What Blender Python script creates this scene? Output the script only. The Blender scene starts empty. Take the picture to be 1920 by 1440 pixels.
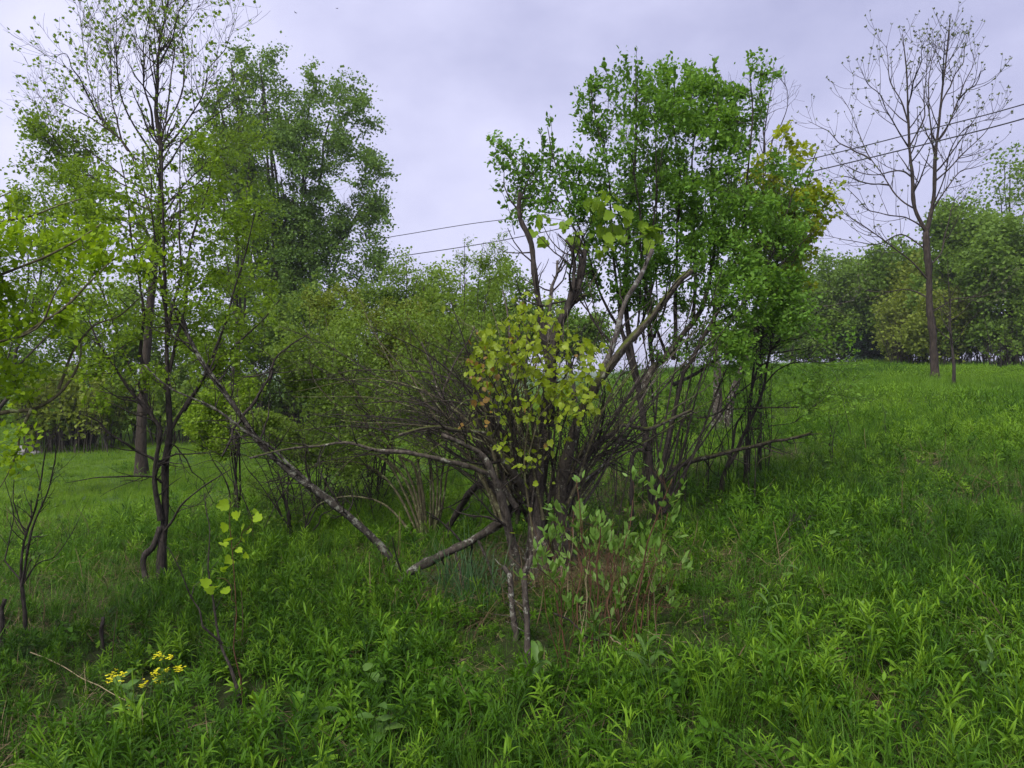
import bpy, math, random
import numpy as np
from mathutils import Matrix, Vector

SC = bpy.context.scene
rng = np.random.default_rng(7)
random.seed(7)

# ------------------------------------------------------------------ camera, sky, sun, exposure
F = 1371.0                      # focal length in photograph pixels (1920 wide)
CAM = np.array([0.0, 0.0, 1.6])
PITCH = math.radians(-1.25)     # horizon a little above the middle of the picture
cam_d = bpy.data.cameras.new('camera')
cam = bpy.data.objects.new('camera', cam_d)
SC.collection.objects.link(cam)
cam_d.sensor_width = 36.0
cam_d.lens = 36.0 * F / 1920.0
cam_d.clip_start = 0.05
cam_d.clip_end = 3000
cam.location = CAM
cam.rotation_euler = (math.radians(90) + PITCH, 0, 0)
SC.camera = cam

HAZE = 0.0007
SUN_EL, SUN_AZ = math.radians(50), math.radians(212)
world = bpy.data.worlds.new('World')
SC.world = world
world.use_nodes = True
wt = world.node_tree
wt.nodes.clear()
def wn(t, **k):
    n = wt.nodes.new(t)
    for a, b in k.items():
        setattr(n, a, b)
    return n
w_out = wn('ShaderNodeOutputWorld'); w_bg = wn('ShaderNodeBackground')
w_sky = wn('ShaderNodeTexSky', sky_type='NISHITA', sun_disc=False, sun_elevation=SUN_EL, sun_rotation=SUN_AZ)
w_tc = wn('ShaderNodeTexCoord'); w_map = wn('ShaderNodeMapping')
w_map.inputs['Scale'].default_value = (1.0, 1.0, 1.7)
w_map.inputs['Location'].default_value = (0.35, 0.0, 0.12)
w_n1 = wn('ShaderNodeTexNoise'); w_n1.inputs['Scale'].default_value = 1.9; w_n1.inputs['Detail'].default_value = 7; w_n1.inputs['Roughness'].default_value = 0.5
w_n2 = wn('ShaderNodeTexNoise'); w_n2.inputs['Scale'].default_value = 5.0; w_n2.inputs['Detail'].default_value = 6; w_n2.inputs['Roughness'].default_value = 0.55
w_mx = wn('ShaderNodeMath', operation='MULTIPLY_ADD'); w_mx.inputs[1].default_value = 0.35
w_rmp = wn('ShaderNodeValToRGB')
w_rmp.color_ramp.elements[0].position = 0.46; w_rmp.color_ramp.elements[0].color = (3.5, 3.6, 5.4, 1)
w_rmp.color_ramp.elements[1].position = 0.86; w_rmp.color_ramp.elements[1].color = (6.2, 6.2, 8.1, 1)
e = w_rmp.color_ramp.elements.new(0.66); e.color = (4.9, 4.95, 6.85, 1)
w_mix = wn('ShaderNodeMix', data_type='RGBA'); w_mix.inputs['Factor'].default_value = 0.95
L = wt.links.new
L(w_tc.outputs['Generated'], w_map.inputs['Vector'])
L(w_map.outputs['Vector'], w_n1.inputs['Vector']); L(w_map.outputs['Vector'], w_n2.inputs['Vector'])
L(w_n2.outputs['Fac'], w_mx.inputs[0]); L(w_n1.outputs['Fac'], w_mx.inputs[2])
L(w_mx.outputs[0], w_rmp.inputs['Fac'])
L(w_sky.outputs['Color'], w_mix.inputs[6]); L(w_rmp.outputs['Color'], w_mix.inputs[7])
L(w_mix.outputs[2], w_bg.inputs['Color'])
w_bg.inputs['Strength'].default_value = 0.05
L(w_bg.outputs[0], w_out.inputs['Surface'])

sun_d = bpy.data.lights.new('sun', 'SUN')
sun_d.energy = 1.5
sun_d.angle = math.radians(35)
sun_d.color = (1.0, 0.96, 0.9)
sun = bpy.data.objects.new('sun', sun_d)
SC.collection.objects.link(sun)
_d = Vector((math.cos(SUN_EL) * math.sin(SUN_AZ), math.cos(SUN_EL) * math.cos(SUN_AZ), math.sin(SUN_EL)))
sun.rotation_euler = _d.to_track_quat('Z', 'Y').to_euler()

SC.view_settings.view_transform = 'Standard'
SC.view_settings.look = 'None'
SC.view_settings.exposure = 1.52
SC.view_settings.gamma = 1.0
SC.view_settings.use_curve_mapping = False
SC.render.engine = 'CYCLES'
SC.cycles.max_bounces = 6
SC.cycles.diffuse_bounces = 3
SC.cycles.glossy_bounces = 1
SC.cycles.transmission_bounces = 3
SC.cycles.transparent_max_bounces = 4
SC.cycles.use_denoising = True

# ------------------------------------------------------------------ small maths
def sstep(a, b, x):
    t = np.clip((x - a) / (b - a), 0, 1)
    return t * t * (3 - 2 * t)

def _hash(ix, iy, s):
    h = (ix.astype(np.int64) * 374761393 + iy.astype(np.int64) * 668265263 + s * 1442695) & 0x7fffffff
    h = ((h ^ (h >> 13)) * 1274126177) & 0x7fffffff
    return ((h ^ (h >> 16)) & 0xffff) / 65535.0

def noise2(x, y, s=0):
    x = np.asarray(x, float); y = np.asarray(y, float)
    ix = np.floor(x); iy = np.floor(y)
    fx = x - ix; fy = y - iy
    fx = fx * fx * (3 - 2 * fx); fy = fy * fy * (3 - 2 * fy)
    a = _hash(ix, iy, s); b = _hash(ix + 1, iy, s); c = _hash(ix, iy + 1, s); d = _hash(ix + 1, iy + 1, s)
    return (a * (1 - fx) + b * fx) * (1 - fy) + (c * (1 - fx) + d * fx) * fy

def ground_z(x, y):
    x = np.asarray(x, float); y = np.asarray(y, float)
    z = 1.045 * np.tanh(x / 11.0)
    yr = np.clip(y, 6, 36)
    z = z + 0.022 * (yr - 6) * sstep(-3, 7, x)
    z = z - (0.02 * (np.clip(y, 6, 18) - 6) - 0.05 * (np.clip(y, 19, 30) - 19)) * sstep(-2, -7, x)
    z = z - 0.025 * np.clip(y - 42, 0, 80) * sstep(-3, 6, x) - 0.012 * np.clip(y - 42, 0, 300)
    z = z + 0.07 * (noise2(x * 0.9, y * 0.9, 3) - 0.5) * sstep(60, 20, y) + 0.25 * (noise2(x * 0.17, y * 0.17, 5) - 0.5) * sstep(3, 9, y)
    return z

CP, SP = math.cos(PITCH), math.sin(PITCH)
def at(px, py, Y):
    """world point that the photograph shows at (px, py) when it lies Y metres ahead"""
    px = np.asarray(px, float); py = np.asarray(py, float); Y = np.asarray(Y, float)
    u = (px - 960) / F; v = (720 - py) / F
    dy = CP - v * SP
    dz = SP + v * CP
    return np.stack(np.broadcast_arrays(u / dy * Y, Y, CAM[2] + dz / dy * Y), -1)

def foot(px, Y, sink=0.05):
    p = at(px, 720, Y)
    return np.array([p[0], Y, float(ground_z(p[0], Y)) - sink])

def ground_hit(px, py, ymax=60):
    Ys = np.linspace(2.0, ymax, 1500)
    p = at(px, py, Ys)
    d = p[:, 2] - ground_z(p[:, 0], p[:, 1])
    k = np.argmax(d < 0)
    return float(Ys[k])

def nrm(v):
    return v / np.maximum(np.linalg.norm(v, axis=-1, keepdims=True), 1e-9)

def cr(pts, n):
    """Catmull-Rom through pts, n samples at even spacing"""
    pts = np.asarray(pts, float)
    if len(pts) == 2:
        t = np.linspace(0, 1, n)[:, None]
        return pts[0] * (1 - t) + pts[1] * t
    P = np.vstack([2 * pts[0] - pts[1], pts, 2 * pts[-1] - pts[-2]])
    out = []
    for i in range(len(pts) - 1):
        t = np.linspace(0, 1, 12, endpoint=False)[:, None]
        a, b, c, d = P[i], P[i + 1], P[i + 2], P[i + 3]
        out.append(0.5 * (2 * b + (c - a) * t + (2 * a - 5 * b + 4 * c - d) * t ** 2 + (3 * b - a - 3 * c + d) * t ** 3))
    q = np.vstack(out + [pts[-1:]])
    s = np.r_[0, np.cumsum(np.linalg.norm(np.diff(q, axis=0), axis=1))]
    u = np.linspace(0, s[-1], n)
    return np.stack([np.interp(u, s, q[:, k]) for k in range(3)], 1)

# ------------------------------------------------------------------ mesh building
def mesh_from(name, V, Fs, tint=None, smooth=True):
    """V (n,3); Fs list of (m,k) index arrays"""
    me = bpy.data.meshes.new(name)
    V = np.asarray(V, np.float32)
    Fs = [np.asarray(f, np.int32) for f in Fs if len(f)]
    me.vertices.add(len(V))
    me.vertices.foreach_set('co', V.ravel())
    nl = sum(f.size for f in Fs)
    npoly = sum(len(f) for f in Fs)
    me.loops.add(nl); me.polygons.add(npoly)
    me.loops.foreach_set('vertex_index', np.concatenate([f.ravel() for f in Fs]))
    tot = np.concatenate([np.full(len(f), f.shape[1], np.int32) for f in Fs])
    me.polygons.foreach_set('loop_start', np.r_[0, np.cumsum(tot)[:-1]].astype(np.int32))
    me.polygons.foreach_set('loop_total', tot)
    me.polygons.foreach_set('use_smooth', np.full(npoly, smooth))
    if tint is not None:
        a = me.attributes.new('tint', 'FLOAT', 'POINT')
        a.data.foreach_set('value', np.asarray(tint, np.float32))
    me.update(calc_edges=True)
    return me

def link(name, data, parent=None, mat=None, origin=None):
    o = bpy.data.objects.new(name, data)
    SC.collection.objects.link(o)
    if mat is not None and data is not None and not data.materials:
        data.materials.append(mat)
    if parent is not None:
        o.parent = parent
    return o

def thing(name, label, cat, loc, group=None):
    o = bpy.data.objects.new(name, None)
    o.empty_display_size = 0.1
    SC.collection.objects.link(o)
    o.location = loc
    o['label'] = label; o['category'] = cat
    if group: o['group'] = group
    return o

def base_of(o):
    return np.array(o.location)

def tube_arrays(P, R, sides=6, rough=0.0, cap=False):
    """P (B,n,3), R (B,n) -> verts, quads (+caps)"""
    B, n, _ = P.shape
    T = np.empty_like(P)
    T[:, 1:-1] = P[:, 2:] - P[:, :-2]; T[:, 0] = P[:, 1] - P[:, 0]; T[:, -1] = P[:, -1] - P[:, -2]
    T = nrm(T)
    mean = nrm(P[:, -1] - P[:, 0])
    ref = np.where(np.abs(mean[:, 2:3]) < 0.8, np.array([[0, 0, 1.0]]), np.array([[1.0, 0.2, 0]]))[:, None, :]
    U = nrm(np.cross(T, ref)); W = np.cross(T, U)
    a = np.linspace(0, 2 * np.pi, sides, endpoint=False)
    rr = R[:, :, None] * np.ones(sides)
    if rough:
        k = rng.random((B, 1, sides)) - 0.5
        j = rng.random((B, n, sides)) - 0.5
        rr = rr * (1 + rough * (1.2 * k + 1.0 * j))
    V = P[:, :, None, :] + rr[..., None] * (np.cos(a)[None, None, :, None] * U[:, :, None, :] + np.sin(a)[None, None, :, None] * W[:, :, None, :])
    V = V.reshape(-1, 3)
    b = (np.arange(B) * n * sides)[:, None, None]; i = (np.arange(n - 1) * sides)[None, :, None]; s = np.arange(sides)[None, None, :]
    s2 = (s + 1) % sides
    q = np.stack([b + i + s, b + i + s2, b + i + sides + s2, b + i + sides + s], -1).reshape(-1, 4)
    Fs = [q]
    if cap:
        c = len(V)
        V = np.vstack([V, P[:, -1] + T[:, -1] * R[:, -1:] * 0.35])
        bb = (np.arange(B) * n * sides + (n - 1) * sides)[:, None]
        s = np.arange(sides)[None]
        Fs.append(np.stack([bb + s, bb + (s + 1) % sides, np.broadcast_to(c + np.arange(B)[:, None], (B, sides))], -1).reshape(-1, 3))
    return V, Fs

def join_arrays(items):
    V, Q, Tn, o = [], [], [], 0
    for v, fs in items:
        V.append(v)
        for f in fs:
            (Q if f.shape[1] == 4 else Tn).append(f + o)
        o += len(v)
    Fs = []
    if Q: Fs.append(np.vstack(Q))
    if Tn: Fs.append(np.vstack(Tn))
    return np.vstack(V), Fs

# ------------------------------------------------------------------ materials
def new_mat(name):
    m = bpy.data.materials.new(name); m.use_nodes = True
    nt = m.node_tree; nt.nodes.clear()
    out = nt.nodes.new('ShaderNodeOutputMaterial')
    return m, nt, out

def ramp(nt, stops):
    r = nt.nodes.new('ShaderNodeValToRGB')
    el = r.color_ramp.elements
    while len(el) > 1: el.remove(el[-1])
    el[0].position = stops[0][0]; el[0].color = (*stops[0][1], 1)
    for p, c in stops[1:]:
        k = el.new(p); k.color = (*c, 1)
    return r

def leaf_mat(name, stops, trans=0.35, rough=0.5, spec=0.35, mode='geom', tgain=(1.25, 1.2, 0.6)):
    m, nt, out = new_mat(name)
    N = nt.nodes.new; K = nt.links.new
    at_ = N('ShaderNodeAttribute'); at_.attribute_name = 'tint'
    if mode == 'inst':
        at_.attribute_type = 'INSTANCER'
    oi = N('ShaderNodeObjectInfo')
    ad = N('ShaderNodeMath'); ad.operation = 'ADD'
    sep = N('ShaderNodeSeparateColor')
    K(oi.outputs['Color'], sep.inputs[0])
    K(at_.outputs['Fac'], ad.inputs[0])
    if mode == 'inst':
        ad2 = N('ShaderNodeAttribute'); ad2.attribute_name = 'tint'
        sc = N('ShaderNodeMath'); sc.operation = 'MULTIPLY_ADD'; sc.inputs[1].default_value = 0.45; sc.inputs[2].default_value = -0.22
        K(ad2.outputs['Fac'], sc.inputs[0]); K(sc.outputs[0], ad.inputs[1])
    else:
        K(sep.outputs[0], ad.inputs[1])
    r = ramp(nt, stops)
    K(ad.outputs[0], r.inputs['Fac'])
    # blotches inside a leaf
    tc = N('ShaderNodeTexCoord'); nz = N('ShaderNodeTexNoise'); nz.inputs['Scale'].default_value = 35; nz.inputs['Detail'].default_value = 2
    K(tc.outputs['Object'], nz.inputs['Vector'])
    hv = N('ShaderNodeHueSaturation'); hv.inputs['Saturation'].default_value = 1.0
    mr = N('ShaderNodeMapRange'); mr.inputs['To Min'].default_value = 0.72; mr.inputs['To Max'].default_value = 1.28
    K(nz.outputs['Fac'], mr.inputs['Value']); K(mr.outputs[0], hv.inputs['Value']); K(r.outputs['Color'], hv.inputs['Color'])
    p = N('ShaderNodeBsdfPrincipled')
    p.inputs['Roughness'].default_value = rough
    p.inputs['Specular IOR Level'].default_value = spec
    K(hv.outputs['Color'], p.inputs['Base Color'])
    t = N('ShaderNodeBsdfTranslucent')
    g = N('ShaderNodeMix'); g.data_type = 'RGBA'; g.blend_type = 'MULTIPLY'; g.inputs['Factor'].default_value = 1.0
    g.inputs[7].default_value = (*tgain, 1)
    K(hv.outputs['Color'], g.inputs[6]); K(g.outputs[2], t.inputs['Color'])
    mx = N('ShaderNodeMixShader'); mx.inputs[0].default_value = trans
    K(p.outputs[0], mx.inputs[1]); K(t.outputs[0], mx.inputs[2]); K(mx.outputs[0], out.inputs['Surface'])
    return m

def bark_mat(name, dark, light, lichen=None, lichen_amt=0.0, moss=0.0, scale=22.0):
    m, nt, out = new_mat(name)
    N = nt.nodes.new; K = nt.links.new
    tc = N('ShaderNodeTexCoord'); mp = N('ShaderNodeMapping'); mp.inputs['Scale'].default_value = (1, 1, 0.3)
    K(tc.outputs['Object'], mp.inputs['Vector'])
    n1 = N('ShaderNodeTexNoise'); n1.inputs['Scale'].default_value = scale * 2; n1.inputs['Detail'].default_value = 7; n1.inputs['Roughness'].default_value = 0.65
    K(mp.outputs[0], n1.inputs['Vector'])
    r = ramp(nt, [(0.34, dark), (0.52, tuple(0.5 * (a + b) for a, b in zip(dark, light))), (0.68, light)])
    K(n1.outputs['Fac'], r.inputs['Fac'])
    col = r.outputs['Color']
    if lichen is not None:
        n2 = N('ShaderNodeTexNoise'); n2.inputs['Scale'].default_value = scale * 0.8; n2.inputs['Detail'].default_value = 5; n2.inputs['Roughness'].default_value = 0.7
        K(tc.outputs['Object'], n2.inputs['Vector'])
        lr = ramp(nt, [(0.62 - 0.25 * lichen_amt, (0, 0, 0)), (0.70 - 0.22 * lichen_amt, (1, 1, 1))])
        K(n2.outputs['Fac'], lr.inputs['Fac'])
        mx = N('ShaderNodeMix'); mx.data_type = 'RGBA'; mx.inputs[7].default_value = (*lichen, 1)
        K(lr.outputs['Color'], mx.inputs['Factor']); K(col, mx.inputs[6]); col = mx.outputs[2]
    if moss > 0:
        ge = N('ShaderNodeNewGeometry'); sx = N('ShaderNodeSeparateXYZ'); K(ge.outputs['Normal'], sx.inputs[0])
        n3 = N('ShaderNodeTexNoise'); n3.inputs['Scale'].default_value = 9; n3.inputs['Detail'].default_value = 4
        K(tc.outputs['Object'], n3.inputs['Vector'])
        ma = N('ShaderNodeMath'); ma.operation = 'MULTIPLY_ADD'; ma.inputs[1].default_value = 0.35; K(sx.outputs[2], ma.inputs[0]); K(n3.outputs['Fac'], ma.inputs[2])
        mr = ramp(nt, [(0.78 - 0.3 * moss, (0, 0, 0)), (0.92 - 0.25 * moss, (1, 1, 1))])
        K(ma.outputs[0], mr.inputs['Fac'])
        mx = N('ShaderNodeMix'); mx.data_type = 'RGBA'; mx.inputs[7].default_value = (0.07, 0.085, 0.016, 1)
        K(mr.outputs['Color'], mx.inputs['Factor']); K(col, mx.inputs[6]); col = mx.outputs[2]
    p = N('ShaderNodeBsdfPrincipled'); p.inputs['Roughness'].default_value = 0.9; p.inputs['Specular IOR Level'].default_value = 0.15
    K(col, p.inputs['Base Color'])
    bp = N('ShaderNodeBump'); bp.inputs['Strength'].default_value = 0.9; bp.inputs['Distance'].default_value = 0.012
    K(n1.outputs['Fac'], bp.inputs['Height']); K(bp.outputs[0], p.inputs['Normal'])
    K(p.outputs[0], out.inputs['Surface'])
    return m

def plain_mat(name, c, rough=0.7):
    m, nt, out = new_mat(name)
    p = nt.nodes.new('ShaderNodeBsdfPrincipled')
    n = nt.nodes.new('ShaderNodeTexNoise'); n.inputs['Scale'].default_value = 60; n.inputs['Detail'].default_value = 4
    r = ramp(nt, [(0.3, tuple(0.6 * v for v in c)), (0.7, tuple(min(1, 1.3 * v) for v in c))])
    nt.links.new(n.outputs['Fac'], r.inputs['Fac']); nt.links.new(r.outputs['Color'], p.inputs['Base Color'])
    p.inputs['Roughness'].default_value = rough
    nt.links.new(p.outputs[0], out.inputs['Surface'])
    return m

M = {}
M['bark_dark'] = bark_mat('bark_dark', (0.014, 0.012, 0.010), (0.073, 0.061, 0.051))
M['bark_grey'] = bark_mat('bark_grey_lichened', (0.023, 0.019, 0.015), (0.109, 0.091, 0.074), (0.256, 0.258, 0.210), 0.28)
M['bark_apple'] = bark_mat('bark_apple', (0.027, 0.022, 0.018), (0.151, 0.127, 0.102), (0.362, 0.371, 0.283), 0.2, moss=0.25)
M['bark_moss'] = bark_mat('bark_mossy', (0.021, 0.018, 0.014), (0.121, 0.101, 0.078), (0.331, 0.342, 0.254), 0.15, moss=0.6)
M['bark_lichen'] = bark_mat('bark_pale_lichen', (0.014, 0.012, 0.010), (0.072, 0.063, 0.051), (0.177, 0.182, 0.143), 0.42)
M['bark_olive'] = bark_mat('bark_olive', (0.045, 0.039, 0.021), (0.150, 0.135, 0.075), (0.240, 0.270, 0.120), 0.3)
M['bark_far'] = bark_mat('bark_far', (0.030, 0.026, 0.021), (0.090, 0.079, 0.064), scale=6)
M['bark_bare'] = bark_mat('bark_bare_tree', (0.022, 0.018, 0.014), (0.075, 0.059, 0.047), scale=8)
M['cane_red'] = bark_mat('cane_red_brown', (0.05, 0.024, 0.014), (0.15, 0.08, 0.045))
M['deadwood'] = bark_mat('deadwood', (0.030, 0.025, 0.021), (0.144, 0.126, 0.108), (0.216, 0.222, 0.192), 0.3)
M['straw'] = plain_mat('straw', (0.30, 0.24, 0.13))
M['wire'] = plain_mat('wire', (0.03, 0.03, 0.032))

# ------------------------------------------------------------------ growing wood
def wobble(P, amp, freq=3):
    n = len(P)
    if n < 4 or amp <= 0: return P
    k = max(3, int(freq) + 2)
    c = rng.normal(0, 1, (k, 3)); c[0] = 0
    t = np.linspace(0, k - 1, n)
    w = np.stack([np.interp(t, np.arange(k), c[:, j]) for j in range(3)], 1)
    return P + w * amp

class Wood:
    """collects traced limbs (own meshes) and grown twigs (joined) of one plant"""
    def __init__(self, name, label, cat, base, group=None, bark='bark_dark', twig=None):
        self.root = thing(name, label, cat, base, group)
        self.base = np.asarray(base, float)
        self.bark = M[bark]; self.twig_mat = M[twig] if twig else self.bark
        self.lp, self.lr = [], []          # traced limbs
        self.tp, self.tr = [], []          # twig batches
    def limb(self, pts, Y0, Y1=None, r0=0.03, r1=0.012, name='branch', ground=False, wob=0.012, sides=8, cap=True, mat=None, n=None, rough=0.22):
        """pts in photograph pixels, depth from Y0 to Y1"""
        pts = np.asarray(pts, float)
        if Y1 is None: Y1 = Y0
        L = np.r_[0, np.cumsum(np.linalg.norm(np.diff(pts, axis=0), axis=1))]; L = L / L[-1]
        W = at(pts[:, 0], pts[:, 1], Y0 + (Y1 - Y0) * L)
        if ground:
            W[0] = foot(pts[0, 0], Y0, 0.06)
        return self.limb3(W, r0, r1, name, wob, sides, cap, mat, n, rough, .45 if ground and r0 > .02 else 0)
    def limb3(self, W, r0, r1, name='branch', wob=0.012, sides=8, cap=True, mat=None, n=None, rough=0.22, flare=0.0):
        ln = np.linalg.norm(np.diff(W, axis=0), axis=1).sum()
        if n is None: n = int(np.clip(ln / max(0.035, r0 * 1.3), 8, 40))
        P = wobble(cr(W, n), wob, 5)
        t = np.linspace(0, 1, n)
        R = r0 + (r1 - r0) * t ** 0.8
        R = R * (1 + 0.16 * np.interp(np.linspace(0, n / 2.5, n), np.arange(n), rng.random(n) - 0.5) * 2 * (rough > 0))
        if flare: R = R * (1 + flare * np.exp(-t * n / 1.5))
        V, Fs = tube_arrays((P - self.base)[None], R[None], sides, rough, cap)
        link(name, mesh_from(name, V, Fs), self.root, mat or self.bark)
        self.lp.append(P); self.lr.append(R)
        return P, R
    def seeds(self, n=16, which=None):
        ix = range(len(self.lp)) if which is None else which
        P = np.stack([cr(self.lp[i], n) for i in ix])
        R = np.stack([np.interp(np.linspace(0, 1, n), np.linspace(0, 1, len(self.lr[i])), self.lr[i]) for i in ix])
        return P, R
    def add_twigs(self, P, R):
        self.tp.append(P); self.tr.append(R)
    def build_twigs(self, sides=3, name='twigs', mat=None):
        it = [tube_arrays(P - self.base, R, sides) for P, R in zip(self.tp, self.tr) if len(P)]
        if it:
            V, Fs = join_arrays(it)
            o = link(name, mesh_from(name, V, Fs), self.root, mat or self.twig_mat)
            o['kind'] = 'stuff'

def sprout(P, R, count, length, ang=(35, 70), up=0.3, wob=0.25, n=6, t0=0.2, t1=1.0, rmul=0.6, rmin=0.0012, taper=0.35, lvar=0.4, bylen=True, end=False):
    """children on a batch of branches; count in total"""
    B, m, _ = P.shape
    seg = np.linalg.norm(P[:, -1] - P[:, 0], axis=1)
    w = seg / seg.sum() if bylen else np.full(B, 1.0 / B)
    b = rng.choice(B, count, p=w)
    t = t0 + (t1 - t0) * rng.random(count)
    if end: t = np.where(rng.random(count) < end, 1.0, t)
    x = t * (m - 1); i = np.minimum(x.astype(int), m - 2); f = (x - i)[:, None]
    S = P[b, i] * (1 - f) + P[b, i + 1] * f
    r = (R[b, i] * (1 - f[:, 0]) + R[b, i + 1] * f[:, 0])
    T = nrm(P[b, i + 1] - P[b, i])
    rnd = nrm(rng.normal(0, 1, (count, 3)))
    side = nrm(np.cross(T, rnd))
    a = np.radians(rng.uniform(ang[0], ang[1], count))[:, None]
    D = nrm(T * np.cos(a) + side * np.sin(a))
    Lh = length * (1 + lvar * (rng.random(count) * 2 - 1)) * (1.15 - 0.5 * t)
    out = np.empty((count, n, 3)); out[:, 0] = S
    for k in range(1, n):
        D = nrm(D + np.array([0, 0, up / n * 1.5]) + rng.normal(0, wob / math.sqrt(n) * 1.2, (count, 3)))
        out[:, k] = out[:, k - 1] + D * (Lh / (n - 1))[:, None]
    r0 = np.maximum(np.minimum(r * rmul, Lh * 0.02 + rmin), rmin)
    RR = r0[:, None] * np.linspace(1, taper, n)[None]
    RR = np.maximum(RR, rmin * 0.7)
    return out, RR

def colonize(seedP, seedR, A, step=0.1, infl=1.2, kill=0.16, trop=(0, 0, 0.15), maxit=140, rtip=0.0022, expo=2.3, jit=0.15, n=7):
    """space colonisation from the seed nodes into the attractor cloud; returns branch batch (P,R)"""
    P = [p for p in seedP.reshape(-1, 3)]
    ns = len(P)
    sr = seedR.reshape(-1)
    P = np.array(P); par = np.full(ns, -1)
    trop = np.asarray(trop, float)
    nd = np.full(len(A), 1e9); ni = np.zeros(len(A), int)
    def upd(i0, i1):
        for c in range(i0, i1, 256):
            Q = P[c:min(c + 256, i1)]
            d = np.linalg.norm(A[:, None] - Q[None], axis=2)
            j = d.argmin(1); dm = d[np.arange(len(A)), j]
            k = dm < nd
            nd[k] = dm[k]; ni[k] = j[k] + c
    upd(0, ns)
    alive = np.ones(len(A), bool)
    kids = np.zeros(40000, int)
    for it in range(maxit):
        act = alive & (nd < infl if it > 25 else nd < infl * 3)
        if not act.any(): break
        a = np.nonzero(act)[0]
        acc = np.zeros((len(P), 3))
        np.add.at(acc, ni[a], nrm(A[a] - P[ni[a]]))
        g = np.nonzero(np.linalg.norm(acc, axis=1) > 1e-6)[0]
        g = g[kids[g] < 4]
        if not len(g): break
        D = nrm(nrm(acc[g]) + trop + rng.normal(0, jit, (len(g), 3)))
        kids[g] += 1
        Np = P[g] + D * step
        i0 = len(P)
        P = np.vstack([P, Np]); par = np.r_[par, g]
        upd(i0, len(P))
        alive &= nd > kill
        if len(P) > 16000: break
    N = len(P)
    if N == ns: return np.zeros((0, n, 3)), np.zeros((0, n))
    w = np.zeros(N); ch = [[] for _ in range(N)]
    for i in range(N - 1, ns - 1, -1):
        if w[i] == 0: w[i] = rtip ** expo
        p = par[i]
        if p >= ns: w[p] += w[i]
        ch[p].append(i)
    r = w ** (1 / expo)
    outP, outR = [], []
    def chain(i, p):
        q = [P[p]]; rr = [r[i]]
        stack = []
        while True:
            q.append(P[i]); rr.append(r[i])
            c = ch[i]
            if not c: break
            c = sorted(c, key=lambda k: -r[k])
            for k in c[1:]: stack.append((k, i))
            i = c[0]
        return np.array(q), np.array(rr), stack
    todo = [(k, p) for p in range(ns) for k in ch[p]]
    while todo:
        k, p = todo.pop()
        q, rr, st = chain(k, p)
        if p < ns: rr = np.minimum(rr, max(sr[p] * 0.75, rtip))
        todo += st
        outP.append(cr(q, n) if len(q) > 2 else cr(q, n))
        outR.append(np.interp(np.linspace(0, 1, n), np.linspace(0, 1, len(rr)), rr))
    return np.stack(outP), np.maximum(np.stack(outR), rtip * 0.8)

def cloud(blobs, n, clump=0.3, per=14, dscale=1.0):
    """attractors: blobs (px, py, rx, ry, Y[, depth radius in m]) in photograph pixels"""
    out = []
    area = np.array([b[2] * b[3] for b in blobs], float); area /= area.sum()
    for b, f in zip(blobs, area):
        px, py, rx, ry, Y = b[:5]
        rd = b[5] if len(b) > 5 else min(rx, ry) / F * Y * 0.9 * dscale
        m = max(4, int(n * f))
        k = max(2, int(m / per))
        u = nrm(rng.normal(0, 1, (k, 3))) * (rng.random((k, 1)) ** (1 / 2.6))
        c = u[rng.integers(0, k, m)] + rng.normal(0, clump, (m, 3))
        l = np.linalg.norm(c, axis=1, keepdims=True); c = np.where(l > 1.08, c / l * 1.08, c)
        out.append(at(px + c[:, 0] * rx, py + c[:, 1] * ry, Y + c[:, 2] * rd))
    return np.vstack(out)

# ------------------------------------------------------------------ leaves
def tpl_oval(w=0.24, fold=0.10, droop=0.12, seg=3):
    """pointed oval leaf, length 1 along +y, normal +z, with a folded midrib"""
    t = np.linspace(0, 1, seg + 2)
    V = [(0, 0, 0)]; Fc = []
    for k in range(1, seg + 1):
        ww = w * math.sin(math.pi * t[k] ** 0.85) ** 0.8
        z = -droop * t[k] ** 2
        V += [(-ww, t[k], z + fold * ww / w * 0.5), (0, t[k], z), (ww, t[k], z + fold * ww / w * 0.5)]
    V.append((0, 1, -droop))
    Tn = [(0, 2, 1), (0, 3, 2)]
    Q = []
    for k in range(seg - 1):
        a = 1 + 3 * k
        Q += [(a, a + 1, a + 4, a + 3), (a + 1, a + 2, a + 5, a + 4)]
    a = 1 + 3 * (seg - 1); e_ = len(V) - 1
    Tn += [(a, a + 1, e_), (a + 1, a + 2, e_)]
    return np.array(V, float), [np.array(Q), np.array(Tn)] if Q else [np.array(Tn)]

def tpl_far(w=0.34, fold=0.10):
    V = np.array([(0, 0, 0), (w, 0.45, fold), (0, 1, -0.1), (-w, 0.45, fold)], float)
    return V, [np.array([(0, 1, 2), (0, 2, 3)])]

def tpl_lobed(points, cup=0.18):
    """palmate leaf: outline points (x, y) of the right half from base to tip"""
    r = [(x, y) for x, y in points]
    full = [(0, 0)] + r + [(-x, y) for x, y in reversed(r[:-1])]
    V = [(0, 0.42, -cup * 0.3)]
    for x, y in full:
        d = math.hypot(x, y - 0.42)
        V.append((x, y, cup * (d - 0.35) * (1 if abs(x) > 0.05 else -0.6) - 0.12 * y * y))
    n = len(full)
    Tn = [(0, 1 + i, 1 + (i + 1) % n) for i in range(n)]
    return np.array(V, float), [np.array(Tn)]

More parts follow.
